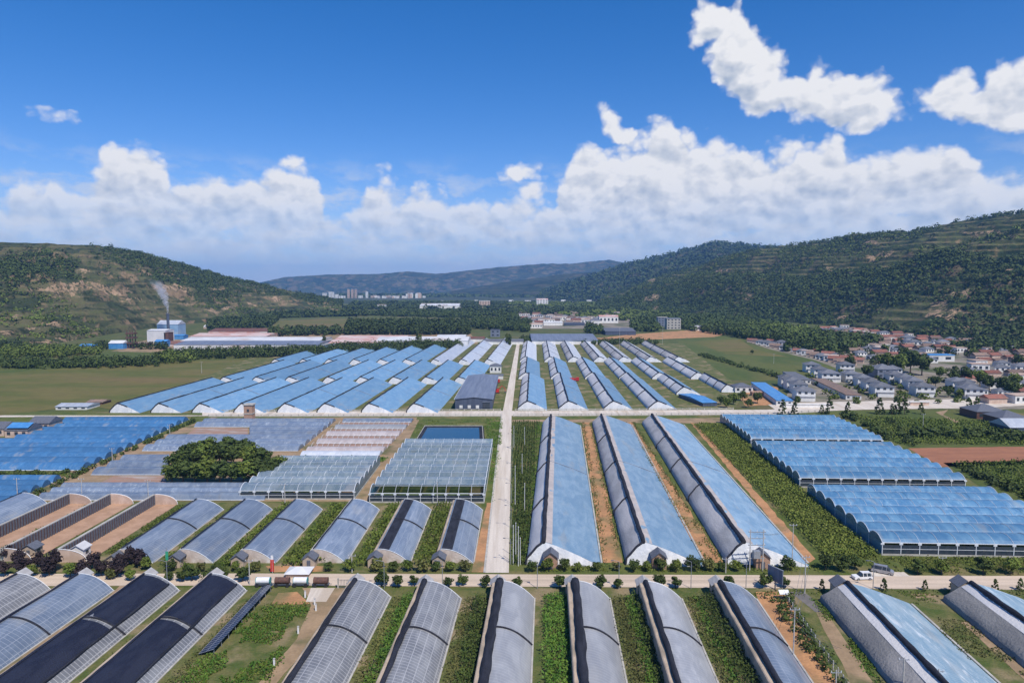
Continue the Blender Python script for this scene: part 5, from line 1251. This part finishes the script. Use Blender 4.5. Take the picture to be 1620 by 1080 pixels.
for row in range(24):
    D0 = 400 + row * 31; y = row_y(D0); 
    lim = np.interp(y, [525, 545, 560, 580, 600, 615, 640], [1285, 1295, 1340, 1400, 1470, 1520, 1550])
    x = lim + random.uniform(0, 15)
    while x < 1720:
        sc = scale_at(y)
        if y > np.interp(x, [1200,1300,1400,1500,1620,1800], [506,514,527,536,546,558]) + 2 and random.random() < .92 and not (y > 575 and x < 1475) and not (1470 < x < 1530 and 560 < y < 600):
            defs.append((x, y + random.uniform(-1, 1), KK[random.choices(range(4), [4, 4, 4, 2])[0]], random.uniform(.75, 1.15), random.uniform(-.25, .35)))
        x += random.uniform(13, 20) * sc
copyhouses(defs, '', lab, 'houses of the dense village,')
# string of houses along the lane from the fields to the village
defs = []
for i in range(22):
    u = i / 21; x = 1182 + 150 * u + random.uniform(-1, 1); y = 541 + 37 * u ** 1.05
    defs.append((x, y, KK[random.choices(range(4), [3, 5, 3, 1])[0]], random.uniform(.8, 1.0), -.55))
    if i % 2: defs.append((x + 10, y - 4, KK[random.choices(range(4), [5, 3, 3, 1])[0]], random.uniform(.8, 1.0), -.55))
lab2 = {k: f'small {k} house in the long row beside the green fields' for k in KK}
copyhouses(defs, '', lab2, 'houses in the row beside the fields,')
defs = []
for i in range(125):
    y = random.uniform(491, 513); lo = np.interp(y, [486, 500, 515], [790, 785, 850]); hi = np.interp(y, [486, 500, 515], [930, 990, 945])
    defs.append((random.uniform(lo, hi), y, KK[random.choices(range(4), [2, 3, 4, 6])[0]], random.uniform(.9, 1.4), random.uniform(-.3, .3)))
lab3 = {k: f'tiny {k} house in the town beyond the depot' for k in KK}
copyhouses(defs, '', lab3, 'houses of the town beyond the depot,')
# white villas with grey hipped roofs
VG = [[(1236,612),(1245,617),(1255,623),(1260,634)], [(1275,589),(1288,597),(1300,604)], [(1329,589),(1338,605),(1357,612),(1370,619),(1384,627)], [(1385,596),(1404,596),(1407,606),(1424,611),(1437,617),(1449,627)], [(1507,618),(1523,624),(1526,631)]]
VN = ['the blue-shed row', 'the field-side row', 'the long middle row', 'the row by tall trees', 'the farthest right row']
for g_, row in enumerate(VG):
    for i, (x, y) in enumerate(row):
        s = scale_at(y); w = 27 / s * (1.05 if i == len(row) - 1 else .8)
        t = hip_house('villa', P(x, y), -.15, w, 11, 6.4, 2.4, 'white', 'greyroof', f'white villa with grey hipped roof, {ORD[i]} from the back in {VN[g_]}', 'white villas with grey roofs', 'villa', 3, .8, 2, True)
        MB().box(w * .1, w * .9, -2.2, -.1, 0, 2.6).build('porch', M['white'], t)
        MB().box(w * .05, w * .95, -2.5, 0, 2.62, 2.8).build('porch_roof', M['greyroof'], t)
bld('big grey-sided villa with dark hipped roof beside the tall trees', 1388, 1420, 598, 14, 16, 'greymetal', 'greyroof', 3.5, 'villa', 'villa', True, 3, 2)
for (x0, x1, y, dep, l, rm) in ((1228, 1250, 641, 75, 'blue-roofed lean-to row left of the nearest villas', 'blueroof'), (1262, 1282, 607, 45, 'grey-roofed lean-to row left of the second villa row', 'greyroof'), (1338, 1368, 632, 75, 'brown-grey lean-to row left of the long villa row', 'brownroof')):
    a = P(x0, y); hip_house('lean_to_row', a, -.15, 9, dep, 2.8, 0, 'white', rm, l, None, 'shed', 3)
bld('pale yard wall in front of the nearest villas', 1240, 1312, 645, 5, 1, 'white', 'white', 0, 'yard_wall', 'wall')
bld('pale yard wall in front of the long villa row', 1440, 1470, 641, 5, 1, 'cream', 'white', 0, 'yard_wall', 'wall')
bld('white two-storey building with a blue roof edge above the villas', 1470, 1510, 572, 10, 12, 'white', 'blueroof', 0, 'public_building', 'building', False, 2)
bld('small white house with grey hip roof above the silver greenhouse', 1163, 1191, 621, 9, 10, 'white', 'slate', 2.2, 'house', 'house', True, 3)
bld('low pink brick yard wall right of the small white house', 1190, 1213, 626, 5, 4, 'brick', 'brick', 0, 'yard_wall', 'wall')
bld('long blue metal-roofed shed below the short far greenhouses', 1112, 1136, 643, 6, 34, 'darkmetal', 'blueroof', 1, 'long_shed', rz=.18, o=.3)
for (x0, x1, y, l, rm, wm) in ((1545, 1592, 663, 'dark hip-roofed hall at the right edge by the upper road', 'slate', 'rust'), (1585, 1630, 674, 'second dark hip-roofed hall at the right edge', 'slate', 'rust'), (1598, 1650, 684, 'blue-and-grey roofed shed lowest at the right edge', 'silver_film', 'darkmetal')):
    bld(l, x0, x1, y, 12 if 'lowest' not in l else 8, 14, wm, rm, 3.2, 'hall', 'hall', 'lowest' not in l, 3)
for (x, y, l) in ((1418, 586, 'pale'),): pass
t = thing('excavator', P(786, 622), .2, 'red excavator standing beside the grey warehouse', 'excavator')
MB().box(-1.6, 1.6, -1.3, -.7, 0, .8).box(-1.6, 1.6, .7, 1.3, 0, .8).build('tracks', M['tyre'], t); MB().box(-1.5, 1.3, -1.1, 1.1, .8, 2.2).box(-.2, 1.2, -1.1, .1, 2.2, 3.2).build('body', M['redpaint'], t)
MB().tube([(1.0, .5, 2), (3.4, .5, 4.8), (5.4, .5, 3.2), (5.8, .5, .8)], [.28, .25, .2, .18], 6).build('boom', M['redpaint'], t); MB().box(5.3, 6.2, .1, .9, .3, 1.0).build('bucket', M['slate'], t)
t = thing('truck', P(788, 606), 0, 'small red truck parked behind the excavator by the warehouse', 'truck')
MB().box(-1.2, 1.2, 0, 2, .6, 2.8).build('cab', M['redpaint'], t); MB().box(-1.2, 1.2, 2.1, 7, .9, 1.6).build('bed', M['redpaint'], t)
for x in (-1.1, .8):
    for y in (.8, 5.6): MB().tube([(x, y, .45), (x + .3, y, .45)], .45, 10).build('wheel', M['tyre'], t)
t = thing('truck', P(916, 603), 1.4, 'red farm truck parked between the far greenhouses right of the road', 'truck')
MB().box(-1.2, 1.2, 0, 2.2, .6, 3.0).build('cab', M['redpaint'], t); MB().box(-1.2, 1.2, 2.3, 8, .9, 2.4).build('bed', M['redpaint'], t)
for x in (-1.1, .8):
    for y in (.8, 6.6): MB().tube([(x, y, .45), (x + .3, y, .45)], .45, 10).build('wheel', M['tyre'], t)

# ------------------------------------------------------------------ poles, lamps, signs
def pole(loc, h, label, arms=1, group='utility poles', r=.14):
    t = thing('utility_pole', loc, 0, label, 'pole', group)
    MB().tube([(0, 0, 0), (0, 0, h)], [r, r * .65], 8).build('mast', M['pole'], t)
    for k in range(arms):
        z = h - .5 - k * 1.1; MB().box(-.95, .95, -.06, .06, z, z + .12).build('crossarm', M['galv'], t)
        mb = MB()
        for x in (-.85, 0, .85): mb.tube([(x, 0, z + .12), (x, 0, z + .42)], [.07, .05], 6)
        mb.build('insulators', M['paintwhite'], t)
    return t
def ph(x, yb, yt, lab, arms=1, r=.14):
    b = P(x, yb); h = (yb - yt) / scale_at(yb) * 1.06; pole(b, h, lab, arms, r=r)
for a in [(1253,893,830,'utility pole at the near foot of the rightmost long blue greenhouse'),(1273,938,880,'utility pole by the billboard at the lane mouth'),(1255,1036,962,'leaning-wire utility pole beside the hedge and orange strip'),(1322,1092,1060,'short-looking utility pole top at the bottom edge by the dirt path'),
          (1428,1095,1040,'utility pole before the quilted slope at the bottom right'),(1483,1100,1058,'utility pole topped with a box at the ridge of the pale blue quilted house'),(1490,906,880,'single pole in the grass before the blue multi-span house',),
          (130,789,757,'pole at the lane end of the small blue block at the left'),(178,733,709,'pole on the hedge edge of the big blue block'),(269,693,672,'pole beside the far corner of the big blue block'),(235,793,760,'pole before the wide crumpled sheet tunnel'),
          (451,797,766,'pole at the near edge of the clear multi-span house'),(28,790,757,'pole standing in the small blue block at the left edge'),(692,801,762,'pole at the front of the multi-span house below the pond'),(557,905,877,'white pole by the roadside bushes left of the main road'),
          (395,925,885,'pole beside the water tank trailers'),(1148,906,882,'short white pole left of the transformer frame'),(1048,545,522,'very tall thin mast at the top of the far greenhouses'),(980,553,520,'thin mast behind the far greenhouses'),(1224,575,560,'thin pole in the green field at the right'),(1455,590,568,'tall pole before the dark village trees'),(1460,676,655,'pole in the green field below the upper road'),(319,590,573,'lone pole in the olive field at the left')]:
    ph(a[0], a[1], a[2], a[3])
for i, (x, y0, y1) in enumerate(sorted([(812,893,830),(820,895,832),(816,882,826),(813,712,674),(830,706,676),(826,752,718),(815,802,736),(830,808,764),(823,893,850)])):
    t = thing('thin_mast', P(x, y0), 0, f'thin white mast in the maize strip beside the main road, {ORD[i]} from the left', 'mast', 'thin white masts in the maize strip')
    h = (y0 - y1) / scale_at(y0); MB().tube([(0, 0, 0), (0, 0, h)], [.09, .06], 6).build('mast', M['paintwhite'], t); MB().tube([(0, 0, h - .02), (0, 0, h + .2)], .12, 6).build('cap', M['paintwhite'], t)
t = thing('transformer_frame', P(1196, 903), 0, 'two-pole frame carrying a grey transformer before the rightmost long blue greenhouse', 'transformer')
for x in (-1.6, 1.6): MB().tube([(x, 0, 0), (x, 0, 10.5)], [.16, .11], 8).build('pole', M['pole'], t)
for z in (3.2, 6.5, 8.2, 9.8): MB().box(-2.1, 2.1, -.08, .08, z, z + .16).build('crossarm', M['galv'], t)
MB().box(-.8, .8, -.6, .6, 3.4, 5.2).build('transformer', M['galv'], t)
mb = MB()
for z in (6.66, 8.36, 9.96):
    for x in (-1.9, 0, 1.9): mb.tube([(x, 0, z), (x, 0, z + .4)], [.09, .06], 6)
mb.build('insulators', M['paintwhite'], t)
def lamp(loc, label, side=-1, h=6.5, group='street lamps'):
    t = thing('street_lamp', loc, 0, label, 'street lamp', group)
    MB().tube([(0, 0, 0), (0, 0, h)], [.09, .06], 7).build('post', M['galv'], t)
    MB().tube([(0, 0, h - .05), (side * .8, 0, h + .25), (side * 1.5, 0, h + .3)], .045, 5).build('arm', M['galv'], t)
    MB().box(min(side * 1.3, side * 1.9), max(side * 1.3, side * 1.9), -.14, .14, h + .22, h + .34).build('lamp_head', M['slate'], t)
    MB().box(-.35, .35, -.05, .45, h * .82, h * .82 + .05).build('solar_panel', M['navy'], t)
for i, y in enumerate([892, 835, 796, 762, 734, 710]):
    lamp(P(np.interp(y, [655, 906], [811, 807.5]), y), f'street lamp on the right verge of the main road, {ORD[i]} up from the lower road')
for i, x in enumerate([979,1093,850,1381,700,608,265,1180]):
    lamp(P(x, 931), ['slim street lamp on the lower road before the middle long blue greenhouse','slim street lamp on the lower road left of the transformer frame','slim street lamp on the lower road just right of the main road','dark street lamp in front of the parked cars','street lamp left of the main road mouth','street lamp right of the tank trailers gate','street lamp before the navy-quilted greenhouses','street lamp below the transformer frame'][i])
# billboard seen edge-on, banner, green sign
t = thing('billboard', P(1226, 932), R(-62), 'grey billboard panel on a post turned nearly edge-on by the lane mouth', 'billboard')
MB().tube([(0, 0, 0), (0, 0, 2.2)], .14, 8).build('post', M['galv'], t); MB().box(-2.1, 2.1, -.12, .12, 1.9, 5.2).build('panel', M['greymetal'], t); MB().box(-2.2, 2.2, -.16, .16, 5.2, 5.3).build('frame', M['galv'], t)
t = thing('banner_post', P(431, 906), 0, 'red feather banner with white tip beside the road', 'banner')
MB().tube([(0, 0, 0), (0, 0, 4.6)], .05, 6).build('post', M['paintwhite'], t); MB().box(-.45, .4, -.04, .04, .4, 3.4).build('banner', M['redpaint'], t); MB().box(-.3, .3, -.045, .045, 3.42, 4.4).build('banner_tip', M['paintwhite'], t)
t = thing('green_sign', P(265, 903), 0, 'tall narrow green signboard on a post beside the roadside bushes', 'sign')
M['signgreen'] = noisy('green_sign_paint', [(.03, .28, .16), (.04, .32, .18)], 2, .5, 2)
MB().tube([(0, 0, 0), (0, 0, 6)], .07, 6).build('post', M['galv'], t); MB().box(-.32, .32, -.08, .08, 2.8, 5.0).build('panel', M['signgreen'], t)
t = thing('white_sign', P(1240, 948), 0, 'small white tilted board on a post beside the orange strip', 'sign')
MB().tube([(0, 0, 0), (0, 0, 1.6)], .06, 6).build('post', M['galv'], t); MB().add([(-1.1, -.5, 1.5), (1.1, -.5, 1.5), (1.1, .5, 2.1), (-1.1, .5, 2.1), (-1.1, -.5, 1.42), (1.1, -.5, 1.42), (1.1, .5, 2.02), (-1.1, .5, 2.02)], [(0,1,2,3),(7,6,5,4),(0,4,5,1),(1,5,6,2),(2,6,7,3),(3,7,4,0)]).build('board', M['paintwhite'], t)
# tank trailers by the road
def tank(x, y, col, label, ends):
    t = thing('tank_trailer', P(x, y), 0, label, 'trailer', 'tank trailers by the lower road')
    MB().tube([(-1.6, 0, 1.45), (1.6, 0, 1.45)], .75, 16).build('tank', M[col], t)
    for s in (-1.65, 1.53): MB().tube([(s, 0, 1.45), (s + .12, 0, 1.45)], .78, 16).build('tank_end', M[ends], t)
    MB().box(-1.9, 1.9, -.5, .5, .55, .72).build('chassis', M['slate'], t)
    for wx in (-1.3, 1.3):
        for wy in (-.75, .55): MB().tube([(wx, wy, .42), (wx, wy + .22, .42)], .42, 12).build('wheel', M['tyre'], t)
    MB().box(1.9, 2.5, -.05, .05, .58, .68).build('drawbar', M['slate'], t)
for a in [(417, 927, 'paintwhite', 'white tank trailer with teal end, leftmost', 'teal'), (447, 927, 'rust', 'brown tank trailer between the two white ones', 'rust'), (476, 927, 'paintwhite', 'white tank trailer with teal end, right of the brown one', 'teal'), (508, 927, 'rust', 'brown tank trailer rightmost by the gate', 'rust')]: tank(*a)
bld('pale tarpaulin-covered heap across the road from the tank trailers', 452, 487, 914, 7, 4, 'cream', 'shed', 1.0, 'covered_stack', 'stack', True)
t = thing('metal_gate', P(536, 930), 0, 'open metal bar gate beside the rightmost tank trailer', 'gate')
mb = MB()
for k in range(9): mb.box(k * .35 - .03, k * .35 + .03, -.03, .03, .1, 2)
mb.box(0, 2.8, -.04, .04, 2, 2.08).box(0, 2.8, -.04, .04, .2, .28); mb.build('bars', M['slate'], t)
for x in (-.15, 2.95): MB().box(x - .15, x + .15, -.15, .15, 0, 2.4).build('gate_post', M['conc2'], t)
# solar panel strip
th = heading(862); far = P(424, 931); dr = Vector((-math.sin(th), math.cos(th), 0)); t = thing('solar_panel_row', far - dr * 29, th, 'long narrow row of dark tilted solar panels beside the navy-quilted greenhouse', 'solar panels')
m, g, b = new_mat('solar_cells'); co = g.add('ShaderNodeTexCoord').outputs['Object']; x, y, z = g.sep(co)[:]
ln = g.m('MAXIMUM', g.m('LESS_THAN', g.m('FRACT', g.m('DIVIDE', y, 1.05)), .1), g.m('LESS_THAN', g.m('FRACT', g.m('DIVIDE', x, 1.5)), .06))
g.l.new(g.mix(ln, (.02, .028, .06), (.35, .36, .38)), b.inputs['Base Color']); b.inputs['Roughness'].default_value = .25
MB().add([(-1.5, 0, .5), (1.5, 0, 1.5), (1.5, 29, 1.5), (-1.5, 29, .5), (-1.5, 0, .44), (1.5, 0, 1.44), (1.5, 29, 1.44), (-1.5, 29, .44)], [(0,1,2,3),(7,6,5,4),(0,4,5,1),(1,5,6,2),(2,6,7,3),(3,7,4,0)]).build('panels', m, t)
mb = MB()
for k in range(10): mb.box(-1.3, -1.2, .5 + 3 * k, .6 + 3 * k, 0, .5); mb.box(1.2, 1.3, .5 + 3 * k, .6 + 3 * k, 0, 1.4)
mb.build('support_posts', M['galv'], t)
# mesh fence right of the last walled greenhouse
a0, a1 = P(1243, 950), P(1342, 1095); t = thing('wire_fence', a0, 0, 'thin post-and-wire fence running beside the hedge at the lower right', 'fence'); d = a1 - a0
mb = MB(); mw = MB()
for k in range(16): q = d * k / 15; mb.box(q.x - .07, q.x + .07, q.y - .07, q.y + .07, 0, 1.9)
for z in (.5, 1.1, 1.7): mw.tube([(0, 0, z), (d.x, d.y, z)], .03, 4)
mb.build('posts', M['pole'], t); mw.build('wires', M['galv'], t)
# marker posts on the weedy plot
for i, (x, y) in enumerate(sorted([(483,945),(500,966),(472,1002),(434,1054),(498,957)])):
    t = thing('marker_post', P(x, y), 0, f'short white concrete post at the edge of the weedy plot, {ORD[i]} from the left', 'post', 'short white posts'); MB().box(-.16, .16, -.12, .12, 0, 1.5).build('shaft', M['paintwhite'], t); MB().box(-.2, .2, -.16, .16, 1.5, 1.62).build('cap', M['pole'], t)
# wires strung between poles
def wires(label, pts, z, n=3, sag=1.0):
    W_ = [P(*p) for p in pts]; O = W_[0].copy(); t = thing('power_line', O, 0, label, 'wires', None)
    for k in range(n):
        mb = MB(); pp = []
        for a, b in zip(W_, W_[1:]):
            for i in range(9):
                u = i / 8; q = a.lerp(b, u) - O; pp.append((q.x + (k - 1) * .85, q.y, z - sag * 4 * u * (1 - u)))
        mb.tube(pp, .025, 4, False); mb.build('wire', M['slate'], t)
wires('thin wires from the transformer frame to the pole right of it', [(1196, 903), (1253, 893)], 9.6)
wires('thin wires along the lower right pole line above the wire fence', [(1273, 938), (1255, 1036), (1322, 1092)], 7.6)
# cars
def car(loc, rz, paint, label, L=4.6, w=1.85, van=False):
    t = thing('parked_car', loc, rz, label, 'van' if van else 'car', 'parked vehicles')
    hb, hr = (.95, 1.72) if not van else (1.05, 1.9)
    body = [(-L/2, .35), (-L/2 - .02, .7), (-L/2 + .12, .88), (-L/2 + (.55 if van else 1.15), hb), (L/2 - .25, hb + .05), (L/2 - .02, .8), (L/2, .38)]
    def loft(pr, w0, w1, zt):  # prism across, narrower above
        k = len(pr); zs = [z for _, z in pr]; zmin, zmax_ = min(zs), max(zs)
        ww = lambda z: w0 + (w1 - w0) * (z - zmin) / (zmax_ - zmin)
        vs = [(x, -ww(z) / 2, z) for x, z in pr] + [(x, ww(z) / 2, z) for x, z in pr]
        return vs, [tuple(range(k)), tuple(range(k, 2 * k))[::-1]] + [(i, i + k, (i + 1) % k + k, (i + 1) % k) for i in range(k)]
    v, f = loft(body, w, w * .97, 0); MB().add(v, f).build('body', M[paint], t)
    fx = -L/2 + (.75 if van else 1.25)
    cab = [(fx, hb - .02), (fx + .75, hr), (L/2 - .55, hr), (L/2 - .22, hb + .03)]
    v, f = loft(cab, w * .95, w * .78, 0); MB().add(v, f).build('cabin_glass', M['glass'], t)
    MB().box(fx + .72, L/2 - .5, -w * .385, w * .385, hr - .03, hr + .05).build('roof', M[paint], t)
    mb = MB()
    for s in (-1, 1):
        for x in (fx + .80, fx + 1.75, L/2 - .62): mb.add([(x - .06, s * w * .40, hr), (x + .06, s * w * .40, hr), (x + .12, s * w * .478, hb), (x, s * w * .478, hb)], [(0, 1, 2, 3)])
    mb.build('pillars', M[paint], t)
    for s in (-1, 1):
        for x in (-L * .31, L * .30):
            wh = MB().tube([(x, s * (w/2 - .2), .34), (x, s * (w/2 + .02), .34)], .34, 14).build('wheel', M['tyre'], t)
            MB().tube([(x, s * (w/2 + .02), .34), (x, s * (w/2 + .04), .34)], .2, 10).build('rim', M['galv'], wh)
        MB().box(-L/2 - .03, -L/2 + .1, s * .62 - .2, s * .62 + .2, .62, .78).build('headlight', M['galv'], t)
        MB().box(L/2 - .05, L/2 + .02, s * .7 - .15, s * .7 + .15, .7, .9).build('tail_light', M['redpaint'], t)
    mb = MB().box(fx + 1.0, L/2 - .7, -.62, -.57, hr + .06, hr + .11).box(fx + 1.0, L/2 - .7, .57, .62, hr + .06, hr + .11); mb.build('roof_rails', M['slate'], t)
car(P(1364, 915.5), R(3), 'paintwhite', 'white estate car parked on the lower road facing left')
car(P(1396, 906), R(148), 'silver', 'silver van with black roof parked at an angle beside the white car', 4.9, 1.9, True)

# ------------------------------------------------------------------ haze
hz = bpy.data.materials.new('valley_haze'); hz.use_nodes = True; hz.node_tree.nodes.clear(); g = NT(hz.node_tree)
out = g.add('ShaderNodeOutputMaterial'); v = g.add('ShaderNodeVolumePrincipled'); v.inputs['Color'].default_value = (.24, .52, 1.0, 1); v.inputs['Density'].default_value = 7e-5; v.inputs['Anisotropy'].default_value = .0
g.l.new(v.outputs[0], out.inputs['Volume'])
structure('haze', MB().box(-15000, 15000, -700, 17000, -3, 560), hz, 'stuff')
